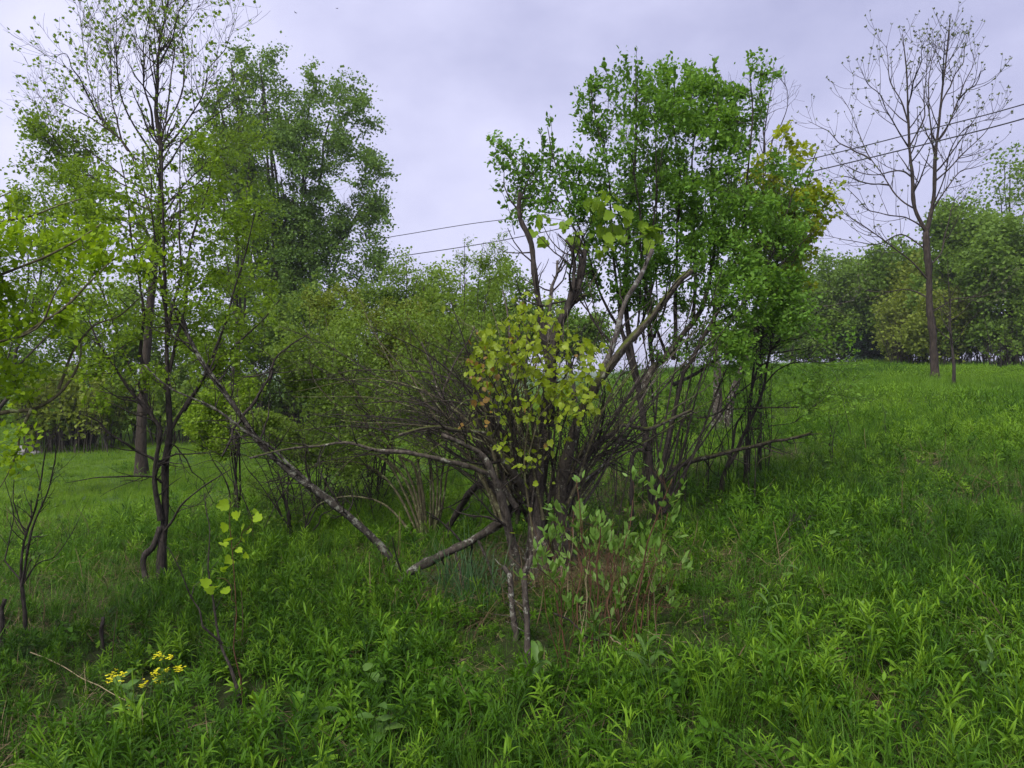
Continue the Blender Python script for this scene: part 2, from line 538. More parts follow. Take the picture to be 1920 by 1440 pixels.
T_OVAL = tpl_oval(0.29, seg=2)
T_OVAL2 = tpl_oval(0.20, 0.14, -0.06)
T_WIDE = tpl_oval(0.34, 0.08, 0.18, 2)
T_FAR = tpl_far()
T_FARW = tpl_far(0.42)
T_NARROW = tpl_oval(0.15, 0.08, 0.25)
T_GRAPE = tpl_lobed([(0.16, -0.10), (0.40, -0.02), (0.50, 0.22), (0.42, 0.40), (0.46, 0.62), (0.24, 0.68), (0.16, 0.86), (0.0, 1.0)], 0.42)
T_MAPLE = tpl_lobed([(0.10, -0.04), (0.34, 0.02), (0.26, 0.20), (0.56, 0.46), (0.36, 0.52), (0.32, 0.70), (0.16, 0.66), (0.0, 1.0)])

def leaf_frames(pos, d, nref, size):
    d = nrm(d); n_ = nrm(nref - d * (nref * d).sum(1, keepdims=True)); s = np.cross(d, n_)
    return pos, np.stack([s, d, n_], -1) * size[:, None, None]

def leaf_mesh(name, fr, tpl, tint, base):
    pos, Mx = fr
    V, Fs = tpl
    k = len(V)
    W = (pos - base)[:, None] + np.einsum('nij,kj->nki', Mx, V)
    o = (np.arange(len(pos)) * k)[:, None, None]
    return mesh_from(name, W.reshape(-1, 3), [(f[None] + o).reshape(-1, f.shape[1]) for f in Fs], np.repeat(tint, k), smooth=True)

_leaf_cache = {}
def leaf_parts(wood, fr, tpl, tint, mat, most=300, name='leaf', rest_name='foliage', allparts=False):
    """the leaves that show largest as parts, the others joined"""
    pos, Mx = fr
    n = len(pos)
    base = wood.base if hasattr(wood, 'base') else base_of(wood)
    root = wood.root if hasattr(wood, 'root') else wood
    size = np.linalg.norm(Mx[:, :, 1], axis=1)
    u = pos[:, 0] / pos[:, 1] * F
    inside = (np.abs(u) < 960) & (pos[:, 2] > CAM[2] - 0.6 * pos[:, 1])
    face = np.abs((Mx[:, :, 2] * nrm(CAM - pos)).sum(1)) / size
    score = np.where(inside, size / pos[:, 1] * (0.4 + face) * (1 + 0.6 * (np.quantile(pos[:, 1], 0.5) - pos[:, 1])), -9)
    ordr = np.argsort(-score)
    pick = ordr[:min(most, n)]
    rest = ordr[min(most, n):]
    key = (id(tpl), mat.name)
    if key not in _leaf_cache:
        me = mesh_from(name, tpl[0], tpl[1]); me.materials.append(mat); _leaf_cache[key] = me
    me = _leaf_cache[key]
    for i in pick:
        o = bpy.data.objects.new(name, me)
        SC.collection.objects.link(o)
        o.parent = root
        m4 = np.eye(4); m4[:3, :3] = Mx[i]; m4[:3, 3] = pos[i] - base
        o.matrix_basis = Matrix(m4.tolist())
        o.color = (float(tint[i]),) * 3 + (1,)
    if len(rest):
        me2 = leaf_mesh(rest_name, (pos[rest], Mx[rest]), tpl, tint[rest], base)
        o = link(rest_name, me2, root, mat)
        o.color = (0, 0, 0, 1)
        if most: o['kind'] = 'stuff'
    return

def leaves_on(P, count, size, spread=0.35, upn=1.0, t0=0.15, svar=0.3, gap=0.0, gapscale=2.0, droop=0.0, out=0.8, tiprise=0.0, scat=0.0):
    """count leaves along a batch of twigs"""
    B, m, _ = P.shape
    seg = np.linalg.norm(P[:, -1] - P[:, 0], axis=1) + 0.01
    b = rng.choice(B, count, p=seg / seg.sum())
    t = t0 + (1 - t0) * rng.random(count) ** 0.8
    x = t * (m - 1); i = np.minimum(x.astype(int), m - 2); f = (x - i)[:, None]
    S = P[b, i] * (1 - f) + P[b, i + 1] * f
    if scat: S = S + rng.normal(0, scat, (count, 3))
    T = nrm(P[b, i + 1] - P[b, i])
    rnd = nrm(rng.normal(0, 1, (count, 3)))
    D = nrm(T * spread + out * rnd + np.array([0, 0, tiprise - droop]))
    Nr = nrm(np.array([0, 0, upn]) + rng.normal(0, 0.55, (count, 3)))
    sz = size * (1 + svar * (rng.random(count) * 2 - 1))
    if gap > 0:
        g = noise2(S[:, 0] * gapscale * .75 + S[:, 2] * .5 * gapscale, S[:, 2] * gapscale * 1.5 - S[:, 1] * 1.1 * gapscale, 11)
        keep = g > gap
        S, D, Nr, sz = S[keep], D[keep], Nr[keep], sz[keep]
    return leaf_frames(S, D, Nr, sz)

def cat_fr(*frs):
    return np.concatenate([f[0] for f in frs]), np.concatenate([f[1] for f in frs])

def tint_of(fr, scale=1.2, rnd=0.28, base=0.5, clump=0.5, seed=21):
    p = fr[0]
    g = noise2(p[:, 0] * scale + p[:, 1] * 0.7 * scale, p[:, 2] * scale + p[:, 1] * 0.31 * scale, seed)
    return np.clip(base + clump * (g - 0.5) + rnd * (rng.random(len(p)) - 0.5) * 2, 0.02, 0.98)

# leaf colours (albedo), ordered dark / middle / light
def lm(name, a, b, c, **k):
    M[name] = leaf_mat(name, [(0.0, a), (0.5, b), (1.0, c)], **k)
lm('lf_apple', (0.086, 0.179, 0.028), (0.139, 0.281, 0.041), (0.218, 0.389, 0.056), trans=0.45, spec=0.12)
lm('lf_bright', (0.166, 0.270, 0.014), (0.256, 0.399, 0.019), (0.377, 0.528, 0.031), trans=0.45, spec=0.12)
lm('lf_left', (0.114, 0.198, 0.018), (0.179, 0.294, 0.023), (0.257, 0.382, 0.036), trans=0.45, spec=0.12)
lm('lf_olive', (0.143, 0.156, 0.023), (0.208, 0.221, 0.031), (0.286, 0.299, 0.046), trans=0.45, spec=0.12)
lm('lf_big', (0.094, 0.169, 0.042), (0.140, 0.242, 0.054), (0.195, 0.306, 0.067), trans=0.42, spec=0.12)
lm('lf_mid', (0.124, 0.205, 0.034), (0.189, 0.294, 0.047), (0.277, 0.396, 0.072), trans=0.45, spec=0.12)
lm('lf_pale', (0.075, 0.165, 0.022), (0.13, 0.25, 0.04), (0.21, 0.34, 0.08), trans=0.4, spec=0.25)
lm('lf_vine', (0.153, 0.218, 0.013), (0.245, 0.335, 0.018), (0.362, 0.451, 0.039), trans=0.45, rough=0.45, spec=0.3)
lm('lf_vine_red', (0.20, 0.11, 0.03), (0.27, 0.17, 0.035), (0.32, 0.24, 0.05), trans=0.42)
lm('lf_yellowgreen', (0.185, 0.249, 0.018), (0.293, 0.353, 0.022), (0.416, 0.470, 0.037), trans=0.45, spec=0.12)
lm('lf_far', (0.100, 0.180, 0.032), (0.155, 0.257, 0.042), (0.228, 0.343, 0.056), trans=0.42, spec=0.12)
lm('lf_farwarm', (0.137, 0.187, 0.031), (0.202, 0.259, 0.041), (0.274, 0.346, 0.058), trans=0.42, spec=0.12)
lm('lf_dark', (0.018, 0.040, 0.020), (0.028, 0.060, 0.028), (0.04, 0.08, 0.036), spec=0.2)
lm('lf_bud', (0.10, 0.12, 0.05), (0.14, 0.17, 0.07), (0.2, 0.22, 0.1), spec=0.2)
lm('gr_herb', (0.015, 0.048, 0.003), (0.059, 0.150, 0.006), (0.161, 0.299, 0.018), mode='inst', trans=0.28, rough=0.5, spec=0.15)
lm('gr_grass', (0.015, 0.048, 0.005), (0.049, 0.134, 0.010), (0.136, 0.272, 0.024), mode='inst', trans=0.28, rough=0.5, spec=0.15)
lm('gr_lawn', (0.094, 0.193, 0.015), (0.153, 0.275, 0.019), (0.239, 0.357, 0.035), mode='inst', trans=0.32, rough=0.55, spec=0.15)
lm('gr_dry', (0.08, 0.055, 0.03), (0.16, 0.115, 0.06), (0.28, 0.22, 0.12), mode='inst', trans=0.1, rough=0.7, spec=0.2)

# ------------------------------------------------------------------ the ground
def geo(a, b, n, p):
    t = np.linspace(-1, 1, n)
    return a + (b - a) * (0.5 + 0.5 * np.sign(t) * np.abs(t) ** p)
gx = np.unique(np.r_[np.linspace(-900, -60, 22), np.linspace(-60, -16, 30), np.linspace(-16, 18, 150), np.linspace(18, 70, 34), np.linspace(70, 900, 22)])
gy = np.unique(np.r_[np.linspace(-60, -4, 14), np.linspace(-4, 14, 120), np.linspace(14, 48, 90), np.linspace(48, 140, 30), np.linspace(140, 1200, 20)])
GX, GY = np.meshgrid(gx, gy)
GV = np.stack([GX, GY, ground_z(GX, GY)], -1).reshape(-1, 3)
nx, ny = len(gx), len(gy)
_i = (np.arange(ny - 1)[:, None] * nx + np.arange(nx - 1)[None]).reshape(-1)
GFq = np.stack([_i, _i + 1, _i + nx + 1, _i + nx], -1)
def lawn_mask(x, y):
    """the shorter, brighter sward down on the far side of the bushes"""
    return sstep(8.2, 10.5, y + 0.35 * (noise2(x * 0.5, y * 0.5, 9) - 0.5) * 4) * sstep(5.5, 2.5, x - 0.10 * (y - 8))
m, nt, out = new_mat('meadow_soil_and_thatch')
N = nt.nodes.new; K = nt.links.new
tc = N('ShaderNodeTexCoord')
n1 = N('ShaderNodeTexNoise'); n1.inputs['Scale'].default_value = 7; n1.inputs['Detail'].default_value = 8; n1.inputs['Roughness'].default_value = 0.7
n2 = N('ShaderNodeTexNoise'); n2.inputs['Scale'].default_value = 0.35; n2.inputs['Detail'].default_value = 5
K(tc.outputs['Object'], n1.inputs['Vector']); K(tc.outputs['Object'], n2.inputs['Vector'])
r1 = ramp(nt, [(0.3, (0.016, 0.020, 0.008)), (0.55, (0.03, 0.04, 0.012)), (0.75, (0.075, 0.06, 0.03))])
r2 = ramp(nt, [(0.35, (0.045, 0.095, 0.018)), (0.6, (0.075, 0.14, 0.022)), (0.8, (0.10, 0.15, 0.03))])
K(n1.outputs['Fac'], r1.inputs['Fac']); K(n2.outputs['Fac'], r2.inputs['Fac'])
av = N('ShaderNodeAttribute'); av.attribute_name = 'tint'
mx = N('ShaderNodeMix'); mx.data_type = 'RGBA'
K(av.outputs['Fac'], mx.inputs['Factor']); K(r1.outputs['Color'], mx.inputs[6]); K(r2.outputs['Color'], mx.inputs[7])
p = N('ShaderNodeBsdfPrincipled'); p.inputs['Roughness'].default_value = 0.95; p.inputs['Specular IOR Level'].default_value = 0.1
K(mx.outputs[2], p.inputs['Base Color'])
bp = N('ShaderNodeBump'); bp.inputs['Strength'].default_value = 0.8; bp.inputs['Distance'].default_value = 0.03
K(n1.outputs['Fac'], bp.inputs['Height']); K(bp.outputs[0], p.inputs['Normal']); K(p.outputs[0], out.inputs['Surface'])
M['soil'] = m
gt = np.maximum(sstep(16, 40, GV[:, 1]), 0.85 * lawn_mask(GV[:, 0], GV[:, 1]))   # green sward where the turf is closed
ground = link('ground', mesh_from('ground', GV, [GFq], tint=gt), None, M['soil'])
ground['kind'] = 'structure'; ground['label'] = 'sloping meadow ground rising to the right'

# ------------------------------------------------------------------ ground cover (grass, shoots, dry thatch)
def strips(S, D, Ln, Wd, droop, seg=4, fold=0.0, prof=0.75, tint=None):
    """arching blades: S start, D first direction; returns verts, quads, tint"""
    n = len(S)
    P = np.empty((n, seg + 1, 3)); P[:, 0] = S
    D = nrm(D).copy(); Ds = [D]
    for k in range(seg):
        P[:, k + 1] = P[:, k] + D * (Ln / seg)[:, None]
        D = nrm(D + np.array([0, 0, -1.0]) * (droop / seg * (0.5 + k))[:, None]); Ds.append(D)
    DD = np.stack(Ds, 1)
    up = np.broadcast_to(np.array([0.0, 0.0, 1.0]), DD.shape)
    sd = np.cross(DD, up)
    bad = np.linalg.norm(sd, axis=2, keepdims=True) < 0.15
    rs = nrm(rng.normal(0, 1, (n, 1, 3)) * np.array([1, 1, 0]))
    sd = nrm(np.where(bad, rs, sd))
    sd = nrm(sd + 0.25 * rs)
    t = np.linspace(0, 1, seg + 1)
    w = np.maximum(np.sin(np.pi * np.clip(t, 0.04, 1) ** prof), 0.0); w = np.where(t > 0.999, 0.02, np.maximum(w, 0.18))
    half = 0.5 * Wd[:, None] * w[None]
    nr = np.cross(sd, DD)
    if fold > 0:
        A = P - sd * half[..., None] + nr * (fold * half)[..., None]
        C = P + sd * half[..., None] + nr * (fold * half)[..., None]
        V = np.stack([A, P, C], 2)
        c = 3
    else:
        V = np.stack([P - sd * half[..., None], P + sd * half[..., None]], 2)
        c = 2
    o = (np.arange(n) * (seg + 1) * c)[:, None, None]; k = (np.arange(seg) * c)[None, :, None]; j = np.arange(c - 1)[None, None]
    q = np.stack([o + k + j, o + k + j + 1, o + k + c + j + 1, o + k + c + j], -1).reshape(-1, 4)
    if tint is None: tint = np.full(n, 0.5)
    return V.reshape(-1, 3), [q], np.repeat(tint, (seg + 1) * c)

def pack(name, parts, mat):
    V, Fs = join_arrays([(a, b) for a, b, c in parts])
    me = mesh_from(name, V, Fs, tint=np.concatenate([c for a, b, c in parts]))
    me.materials.append(mat)
    return me

def rdir(az, el):
    return np.stack([np.cos(az) * np.cos(el), np.sin(az) * np.cos(el), np.sin(el)], -1)

def herb(nl, h, ll, lw, el0=0.15, el1=1.25, lean=0.15, droop=0.9, stems=1, seg=4):
    """leafy shoot: lance-shaped leaves set spirally up a stem, erect at the tip"""
    parts = []
    for s in range(stems):
        off = rng.normal(0, 0.035, 3) * (s > 0); off[2] = 0
        hh = h * rng.uniform(0.8, 1.1)
        t = np.linspace(0.08, 1.0, nl) ** 0.85
        ln = rng.normal(0, lean, 2)
        S = off + np.stack([ln[0] * t ** 1.5 * hh, ln[1] * t ** 1.5 * hh, t * hh], 1)
        az = np.arange(nl) * 2.4 + rng.random() * 6 + rng.normal(0, 0.3, nl)
        el = el0 + (el1 - el0) * t ** 1.6 + rng.normal(0, 0.15, nl)
        L_ = ll * np.interp(t, [0, 0.45, 0.8, 1], [0.65, 1.05, 0.95, 0.6]) * rng.uniform(0.8, 1.2, nl)
        W_ = lw * np.interp(t, [0, 0.5, 1], [0.8, 1.05, 0.7]) * rng.uniform(0.8, 1.2, nl)
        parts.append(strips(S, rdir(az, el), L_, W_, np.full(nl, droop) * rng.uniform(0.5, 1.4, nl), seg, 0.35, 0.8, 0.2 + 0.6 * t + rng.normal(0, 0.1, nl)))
        sp = np.array([[0, 0, -0.05], [0, 0, 0.3 * hh], [ln[0] * 0.5 * hh, ln[1] * 0.5 * hh, 0.7 * hh], [ln[0] * hh, ln[1] * hh, hh]]) + off
        v, f = tube_arrays(cr(sp, 5)[None], np.linspace(0.0028, 0.0012, 5)[None], 3)
        parts.append((v, f, np.full(len(v), 0.35)))
    return parts

def tuft(n, h, w, spread=0.08, lean=0.5, droop=1.1, seg=4):
    a = rng.random(n) * 6.283
    S = np.stack([np.cos(a), np.sin(a), np.zeros(n)], 1) * (spread * np.sqrt(rng.random(n)))[:, None]; S[:, 2] = -0.03
    el = 1.5 - np.abs(rng.normal(0, lean, n))
    az = a + rng.normal(0, 0.8, n)
    return [strips(S, rdir(az, el), h * rng.uniform(0.5, 1.1, n), np.full(n, w) * rng.uniform(0.7, 1.3, n), droop * rng.uniform(0.3, 1.4, n), seg, 0, 0.45, 0.5 + rng.normal(0, 0.2, n))]

def broad(n, h, ll, lw):
    """low broad-leaved plant on short stalks"""
    az = np.arange(n) * 2.4 + rng.normal(0, 0.3, n)
    t = rng.random(n)
    S = np.stack([rng.normal(0, 0.02, n), rng.normal(0, 0.02, n), h * (0.3 + 0.7 * t)], 1)
    el = rng.uniform(-0.1, 0.7, n)
    parts = [strips(S, rdir(az, el), ll * rng.uniform(0.7, 1.2, n), lw * rng.uniform(0.8, 1.2, n), rng.uniform(0.4, 1.0, n), 4, 0.25, 0.75, 0.55 + rng.normal(0, 0.15, n))]
    st = np.stack([np.array([[0, 0, -0.04]] * n), S * np.array([0.5, 0.5, 0.6]), S], 1)
    v, f = tube_arrays(st, np.full((n, 3), 0.0016), 3)
    parts.append((v, f, np.full(len(v), 0.3)))
    return parts

def thatch(n, r, l):
    S = np.stack([rng.normal(0, r, n), rng.normal(0, r, n), rng.uniform(0.0, 0.05, n)], 1)
    az = rng.random(n) * 6.283; el = rng.uniform(-0.05, 0.45, n)
    return [strips(S, rdir(az, el), l * rng.uniform(0.4, 1.2, n), np.full(n, 0.0035) * rng.uniform(0.6, 1.5, n), rng.uniform(0.2, 0.9, n), 3, 0, 0.4, rng.random(n))]

def stalk(h):
    pts = np.array([[0, 0, -0.05], rng.normal(0, 0.03, 3) + [0, 0, h * 0.5], rng.normal(0, 0.07, 3) + [0, 0, h]])
    v, f = tube_arrays(cr(pts, 6)[None], np.linspace(0.004, 0.0018, 6)[None], 4)
    return [(v, f, np.full(len(v), 0.3))]

def patch(base_fn, k, r):
    parts = []
    for _ in range(k):
        o = np.array([rng.normal(0, r), rng.normal(0, r), 0])
        a = rng.random() * 6.283; c, s = math.cos(a), math.sin(a); Rm = np.array([[c, -s, 0], [s, c, 0], [0, 0, 1]])
        for v, f, t in base_fn():
            parts.append((v @ Rm.T + o, f, t))
    return parts

def gn_scatter(name, label, templates, pos, rot, scl, idx, tint, mats=None):
    """one object of ground cover: a point per plant, the plant shapes set on the points"""
    coll = bpy.data.collections.new(name + '_shapes')
    for k, me in enumerate(templates):
        o = bpy.data.objects.new('%s_shape_%02d' % (name, k), me)
        coll.objects.link(o)
    me = bpy.data.meshes.new(name)
    me.vertices.add(len(pos)); me.vertices.foreach_set('co', np.asarray(pos, np.float32).ravel())
    for nm, ty, val in (('tint', 'FLOAT', tint), ('size', 'FLOAT', scl), ('shape', 'INT', idx)):
        a = me.attributes.new(nm, ty, 'POINT'); a.data.foreach_set('value', np.asarray(val, np.int32 if ty == 'INT' else np.float32))
    a = me.attributes.new('turn', 'FLOAT_VECTOR', 'POINT'); a.data.foreach_set('vector', np.asarray(rot, np.float32).ravel())
    o = bpy.data.objects.new(name, me); SC.collection.objects.link(o)
    o['kind'] = 'stuff'; o['label'] = label
    o.color = (0, 0, 0, 1)
    ng = bpy.data.node_groups.new(name, 'GeometryNodeTree')
    ng.interface.new_socket('Geometry', in_out='INPUT', socket_type='NodeSocketGeometry')
    ng.interface.new_socket('Geometry', in_out='OUTPUT', socket_type='NodeSocketGeometry')
    A = ng.nodes.new; Lk = ng.links.new
    gi = A('NodeGroupInput'); go = A('NodeGroupOutput')
    ci = A('GeometryNodeCollectionInfo'); ci.inputs['Collection'].default_value = coll
    ci.inputs['Separate Children'].default_value = True; ci.inputs['Reset Children'].default_value = True
    ip = A('GeometryNodeInstanceOnPoints'); ip.inputs['Pick Instance'].default_value = True
    def attr(nm, ty):
        q = A('GeometryNodeInputNamedAttribute'); q.data_type = ty; q.inputs['Name'].default_value = nm
        return q.outputs['Attribute']
    e2r = A('FunctionNodeEulerToRotation')
    Lk(attr('turn', 'FLOAT_VECTOR'), e2r.inputs[0])
    Lk(gi.outputs[0], ip.inputs['Points']); Lk(ci.outputs[0], ip.inputs['Instance'])
    Lk(attr('shape', 'INT'), ip.inputs['Instance Index']); Lk(e2r.outputs[0], ip.inputs['Rotation']); Lk(attr('size', 'FLOAT'), ip.inputs['Scale'])
    Lk(ip.outputs[0], go.inputs[0])
    md = o.modifiers.new('plants', 'NODES'); md.node_group = ng
    return o

def spots(n, y0, y1, margin=1.3):
    """random ground points in the wedge in front of the camera, even per square metre"""
    y = np.sqrt(rng.random(n) * (y1 ** 2 - y0 ** 2) + y0 ** 2)
    x = (rng.random(n) * 2 - 1) * (0.70 * y * 1.12 + margin)
    return x, y

def ground_rot(n, tilt=0.14):
    return np.stack([rng.normal(0, tilt, n), rng.normal(0, tilt, n), rng.random(n) * 6.283], 1)

CLEAR = []
for (cx_, cy_, cr_, cf_) in ((297, 1300, .3, .6), (215, 1310, .25, .6), (985, 1235, .42, .38), (965, 1190, .35, .4), (190, 1225, .22, .6), (38, 1200, .22, .7), (455, 1325, .3, .5), (750, 1070, .4, .85), (790, 1070, .4, .8), (880, 1075, .4, .6), (1100, 1190, .5, .5), (1003, 1075, .8, .55), (1235, 980, .6, .6), (1200, 1190, .5, .5), (297, 1090, .4, .5), (150, 1280, .3, .75)):
    q_ = foot(cx_, ground_hit(cx_, cy_)); CLEAR.append((q_[0], q_[1], cr_, cf_))
def lowered(x, y):
    f = np.ones(len(x))
    for a_, b_, c_, d_ in CLEAR:
        f = np.minimum(f, d_ + (1 - d_) * sstep(.6 * c_, 1.5 * c_, np.hypot(x - a_, y - b_ + .1)))
    return f

def put(x, y, sink=0.0):
    return np.stack([x, y, ground_z(x, y) - sink], 1)

# shoots like goldenrod: the main cover of the foreground and of the slope on the right
herbs = []
for k in range(7):
    herbs.append(pack('shoot', herb(int(rng.integers(13, 20)), rng.uniform(0.20, 0.36), rng.uniform(0.12, 0.17), rng.uniform(0.016, 0.026), lean=0.22, stems=int(rng.integers(1, 3))), M['gr_herb']))
for k in range(3):
    herbs.append(pack('broad_shoot', broad(int(rng.integers(6, 10)), rng.uniform(0.10, 0.2), rng.uniform(0.09, 0.13), rng.uniform(0.035, 0.05)), M['gr_herb']))
for k in range(3):
    herbs.append(pack('narrow_shoot', herb(int(rng.integers(16, 24)), rng.uniform(0.26, 0.40), rng.uniform(0.11, 0.15), rng.uniform(0.010, 0.015), lean=0.2, el0=0.4, stems=1), M['gr_herb']))
for k in range(3):
    herbs.append(pack('oval_shoot', herb(int(rng.integers(9, 14)), rng.uniform(0.16, 0.28), rng.uniform(0.07, 0.10), rng.uniform(0.026, 0.036), lean=0.25, el0=-.1, el1=.9, droop=.6, stems=1), M['gr_herb']))
def clover(n):
    parts = []
    for q in range(n):
        c = np.array([rng.normal(0, .06), rng.normal(0, .06), rng.uniform(.05, .13)]); a0 = rng.random() * 6
        parts.append(strips(np.repeat(c[None], 3, 0), rdir(a0 + np.arange(3) * 2.09, np.full(3, .25)), np.full(3, .035) * rng.uniform(.8, 1.3), np.full(3, .026), np.full(3, .3), 3, .2, .9, np.full(3, .5 + rng.normal(0, .15))))
        v, f = tube_arrays(np.stack([c * [.3, .3, 0] - [0, 0, .04], c * [.7, .7, .6], c])[None], np.full((1, 3), .0012), 3); parts.append((v, f, np.full(len(v), .3)))
    return parts
herbs += [pack('clover', clover(16), M['gr_herb']) for k in range(2)]
def seed_grass():
    p = tuft(9, .42, .004, .04, .25, .7, 5); n = 5
    top = np.stack([rng.normal(0, .05, n), rng.normal(0, .05, n), rng.uniform(.4, .55, n)], 1)
    P = np.stack([top * [.1, .1, 0] - [0, 0, .04], top * [.3, .3, .5], top * [.7, .7, .85], top, top * [1.25, 1.25, 1.08]], 1)
    v, f = tube_arrays(P, np.tile([.0014, .0012, .001, .0042, .0008], (n, 1)), 4)
    return p + [(v, f, np.full(len(v), .75))]
herbs += [pack('seed_grass', seed_grass(), M['gr_herb']) for k in range(2)]
x, y = spots(42000, 1.9, 13)
dens = noise2(x * 0.8, y * 0.8, 31) * 0.6 + noise2(x * 2.3, y * 2.3, 32) * 0.4
lw_ = lawn_mask(x, y)
fall = np.interp(y, [1.9, 4.5, 7, 13], [1.0, 0.85, 0.6, 0.42])
k = (dens > 0.22 + 0.25 * rng.random(len(x)) * 0.6) & (rng.random(len(x)) < fall) & (rng.random(len(x)) > lw_ * 0.92)
x, y, dens = x[k], y[k], dens[k]
n = len(x)
ty = noise2(x * 0.55, y * 0.55, 41)
ty = ty + rng.normal(0, .2, n)
idx = np.where(rng.random(n) < 0.52, np.where(rng.random(n) < .28, rng.integers(7, 10, n), rng.integers(13, 20, n)), np.where(ty > 0.56, rng.integers(10, 13, n), rng.integers(0, 7, n)))
tn = 0.36 + 0.55 * (noise2(x * 0.6, y * 0.6, 51) - 0.5) + rng.normal(0, 0.26, n) + 0.14 * sstep(1, 6, x) + 0.2 * sstep(4.5, 9, y)
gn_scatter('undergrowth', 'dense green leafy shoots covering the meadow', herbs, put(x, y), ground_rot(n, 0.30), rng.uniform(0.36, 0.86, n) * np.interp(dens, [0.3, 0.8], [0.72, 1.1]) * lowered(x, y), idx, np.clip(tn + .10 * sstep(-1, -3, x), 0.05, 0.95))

# grass tufts everywhere between the shoots
grs = [pack('tuft', tuft(int(rng.integers(18, 30)), rng.uniform(0.24, 0.40), 0.0050, 0.07), M['gr_grass']) for k in range(6)]
x, y = spots(28000, 1.9, 13)
g = noise2(x * 0.7, y * 0.7, 61)
k = (rng.random(len(x)) < np.interp(y, [1.9, 5, 13], [0.9, 0.75, 0.55]) * np.where(g > 0.5, 1.0, 0.5)) & (rng.random(len(x)) > lawn_mask(x, y) * 0.95)
x, y, g = x[k], y[k], g[k]; n = len(x)
tn = 0.36 + 0.5 * (noise2(x * 0.5, y * 0.5, 52) - 0.5) + rng.normal(0, 0.22, n) + 0.12 * sstep(1, 6, x) + 0.2 * sstep(4.5, 9, y)
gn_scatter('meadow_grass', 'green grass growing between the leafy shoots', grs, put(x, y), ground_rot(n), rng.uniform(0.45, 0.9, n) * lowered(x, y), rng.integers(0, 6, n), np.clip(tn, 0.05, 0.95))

# farther slope: larger patches
farp = [pack('patch', patch(lambda: herb(9, rng.uniform(0.2, 0.34), 0.13, 0.024, stems=1, seg=3), 8, 0.16) + patch(lambda: tuft(14, 0.32, 0.008, 0.1, seg=3), 4, 0.2), M['gr_herb']) for k in range(4)]
farp += [pack('grass_patch', patch(lambda: tuft(18, 0.34, 0.007, 0.1, seg=3), 9, 0.2), M['gr_herb']) for k in range(3)]
x, y = spots(19000, 11.5, 46, 2.5)
k = (rng.random(len(x)) < np.interp(y, [11.5, 18, 30, 46], [1.0, 0.9, 0.6, 0.45])) & (rng.random(len(x)) > lawn_mask(x, y) * 0.97)
x, y = x[k], y[k]; n = len(x)
ty = noise2(x * 0.25, y * 0.25, 43)
idx = np.where(ty > 0.52, rng.integers(4, 7, n), rng.integers(0, 4, n))
tn = 0.55 + 0.6 * (noise2(x * 0.3, y * 0.3, 53) - 0.5) + rng.normal(0, 0.1, n) + 0.15 * sstep(15, 34, y)
gn_scatter('far_meadow_grass', 'rougher green growth on the slope beyond the bushes', farp, put(x, y), ground_rot(n, 0.08), rng.uniform(0.55, 1.0, n) ** 1.0 * np.where(rng.random(n) < .07, 1.5, 1.0) * np.interp(y, [12, 40], [0.8, 1.0]), idx, np.clip(tn, 0.05, 0.95))

# short bright sward behind the bushes on the left
lawn = [pack('sward', patch(lambda: tuft(16, rng.uniform(0.10, 0.18), 0.005, 0.09, seg=3), 8, 0.13), M['gr_lawn']) for k in range(4)]
x, y = spots(24000, 7.5, 34, 2.0)
k = (rng.random(len(x)) < lawn_mask(x, y) * np.interp(y, [8, 14, 34], [1, 0.9, 0.5]))
x, y = x[k], y[k]; n = len(x)
tn = 0.5 + 0.5 * (noise2(x * 0.35, y * 0.35, 54) - 0.5) + rng.normal(0, 0.1, n)
gn_scatter('short_grass', 'short bright grass of the hollow behind the bushes', lawn, put(x, y), ground_rot(n, 0.08), rng.uniform(0.6, 1.2, n), rng.integers(0, 4, n), np.clip(tn, 0.05, 0.95))

# dry thatch and dead stalks low between the plants
dry = [pack('thatch', thatch(26, 0.11, 0.22), M['gr_dry']) for k in range(4)] + [pack('stalk', stalk(rng.uniform(0.3, 0.55)), M['gr_dry']) for k in range(2)]
x, y = spots(4200, 1.9, 10)
g = noise2(x * 0.8, y * 0.8, 31) * 0.6 + noise2(x * 2.3, y * 2.3, 32) * 0.4
q0 = foot(1010, ground_hit(1010, 1085)); near = np.hypot(x - q0[0], y - q0[1])
k = (g < 0.38) | (rng.random(len(x)) < 0.15)
x, y = x[k], y[k]; n = len(x)
xa = q0[0] + rng.normal(0, .75, 420); ya = q0[1] + rng.normal(0, .5, 420); x = np.r_[x, xa]; y = np.r_[y, ya]; n = len(x)
idx = np.where(rng.random(n) < 0.09, rng.integers(4, 6, n), rng.integers(0, 4, n))
gn_scatter('dry_grass_litter', 'dry brown grass and dead stalks lying under the green growth', dry, put(x, y), ground_rot(n, 0.2), rng.uniform(0.6, 1.2, n), idx, rng.random(n) * 0.8)

# ------------------------------------------------------------------ the bushes and trees of the middle
def crown(w, blobs, nattr, seeds=None, step=0.09, infl=1.0, kill=0.15, trop=(0, 0, 0.2), rtip=0.002, clump=0.3, per=14, spr=3.0, slen=0.22, sup=0.35, ang=(25, 65), rmin=0.0012, dscale=1.0, sn=5):
    """fills the crown of plant w; returns all fine twigs as batches for the leaves"""
    P, R = w.seeds(18, seeds)
    A = cloud(blobs, nattr, clump, per, dscale)
    CP_, CR_ = colonize(P, R, A, step, infl, kill, trop, rtip=rtip)
    w.add_twigs(CP_, CR_)
    fine = np.nonzero(CR_.mean(1) < rtip * 3.2)[0]
    S, SR = sprout(CP_[fine], CR_[fine], int(len(fine) * spr), slen, ang, sup, 0.25, sn, 0.1, rmul=0.8, rmin=rmin)
    w.add_twigs(S, SR)
    return CP_, CR_, S, SR

Yc = ground_hit(1003, 1085)      # old gnarled tree
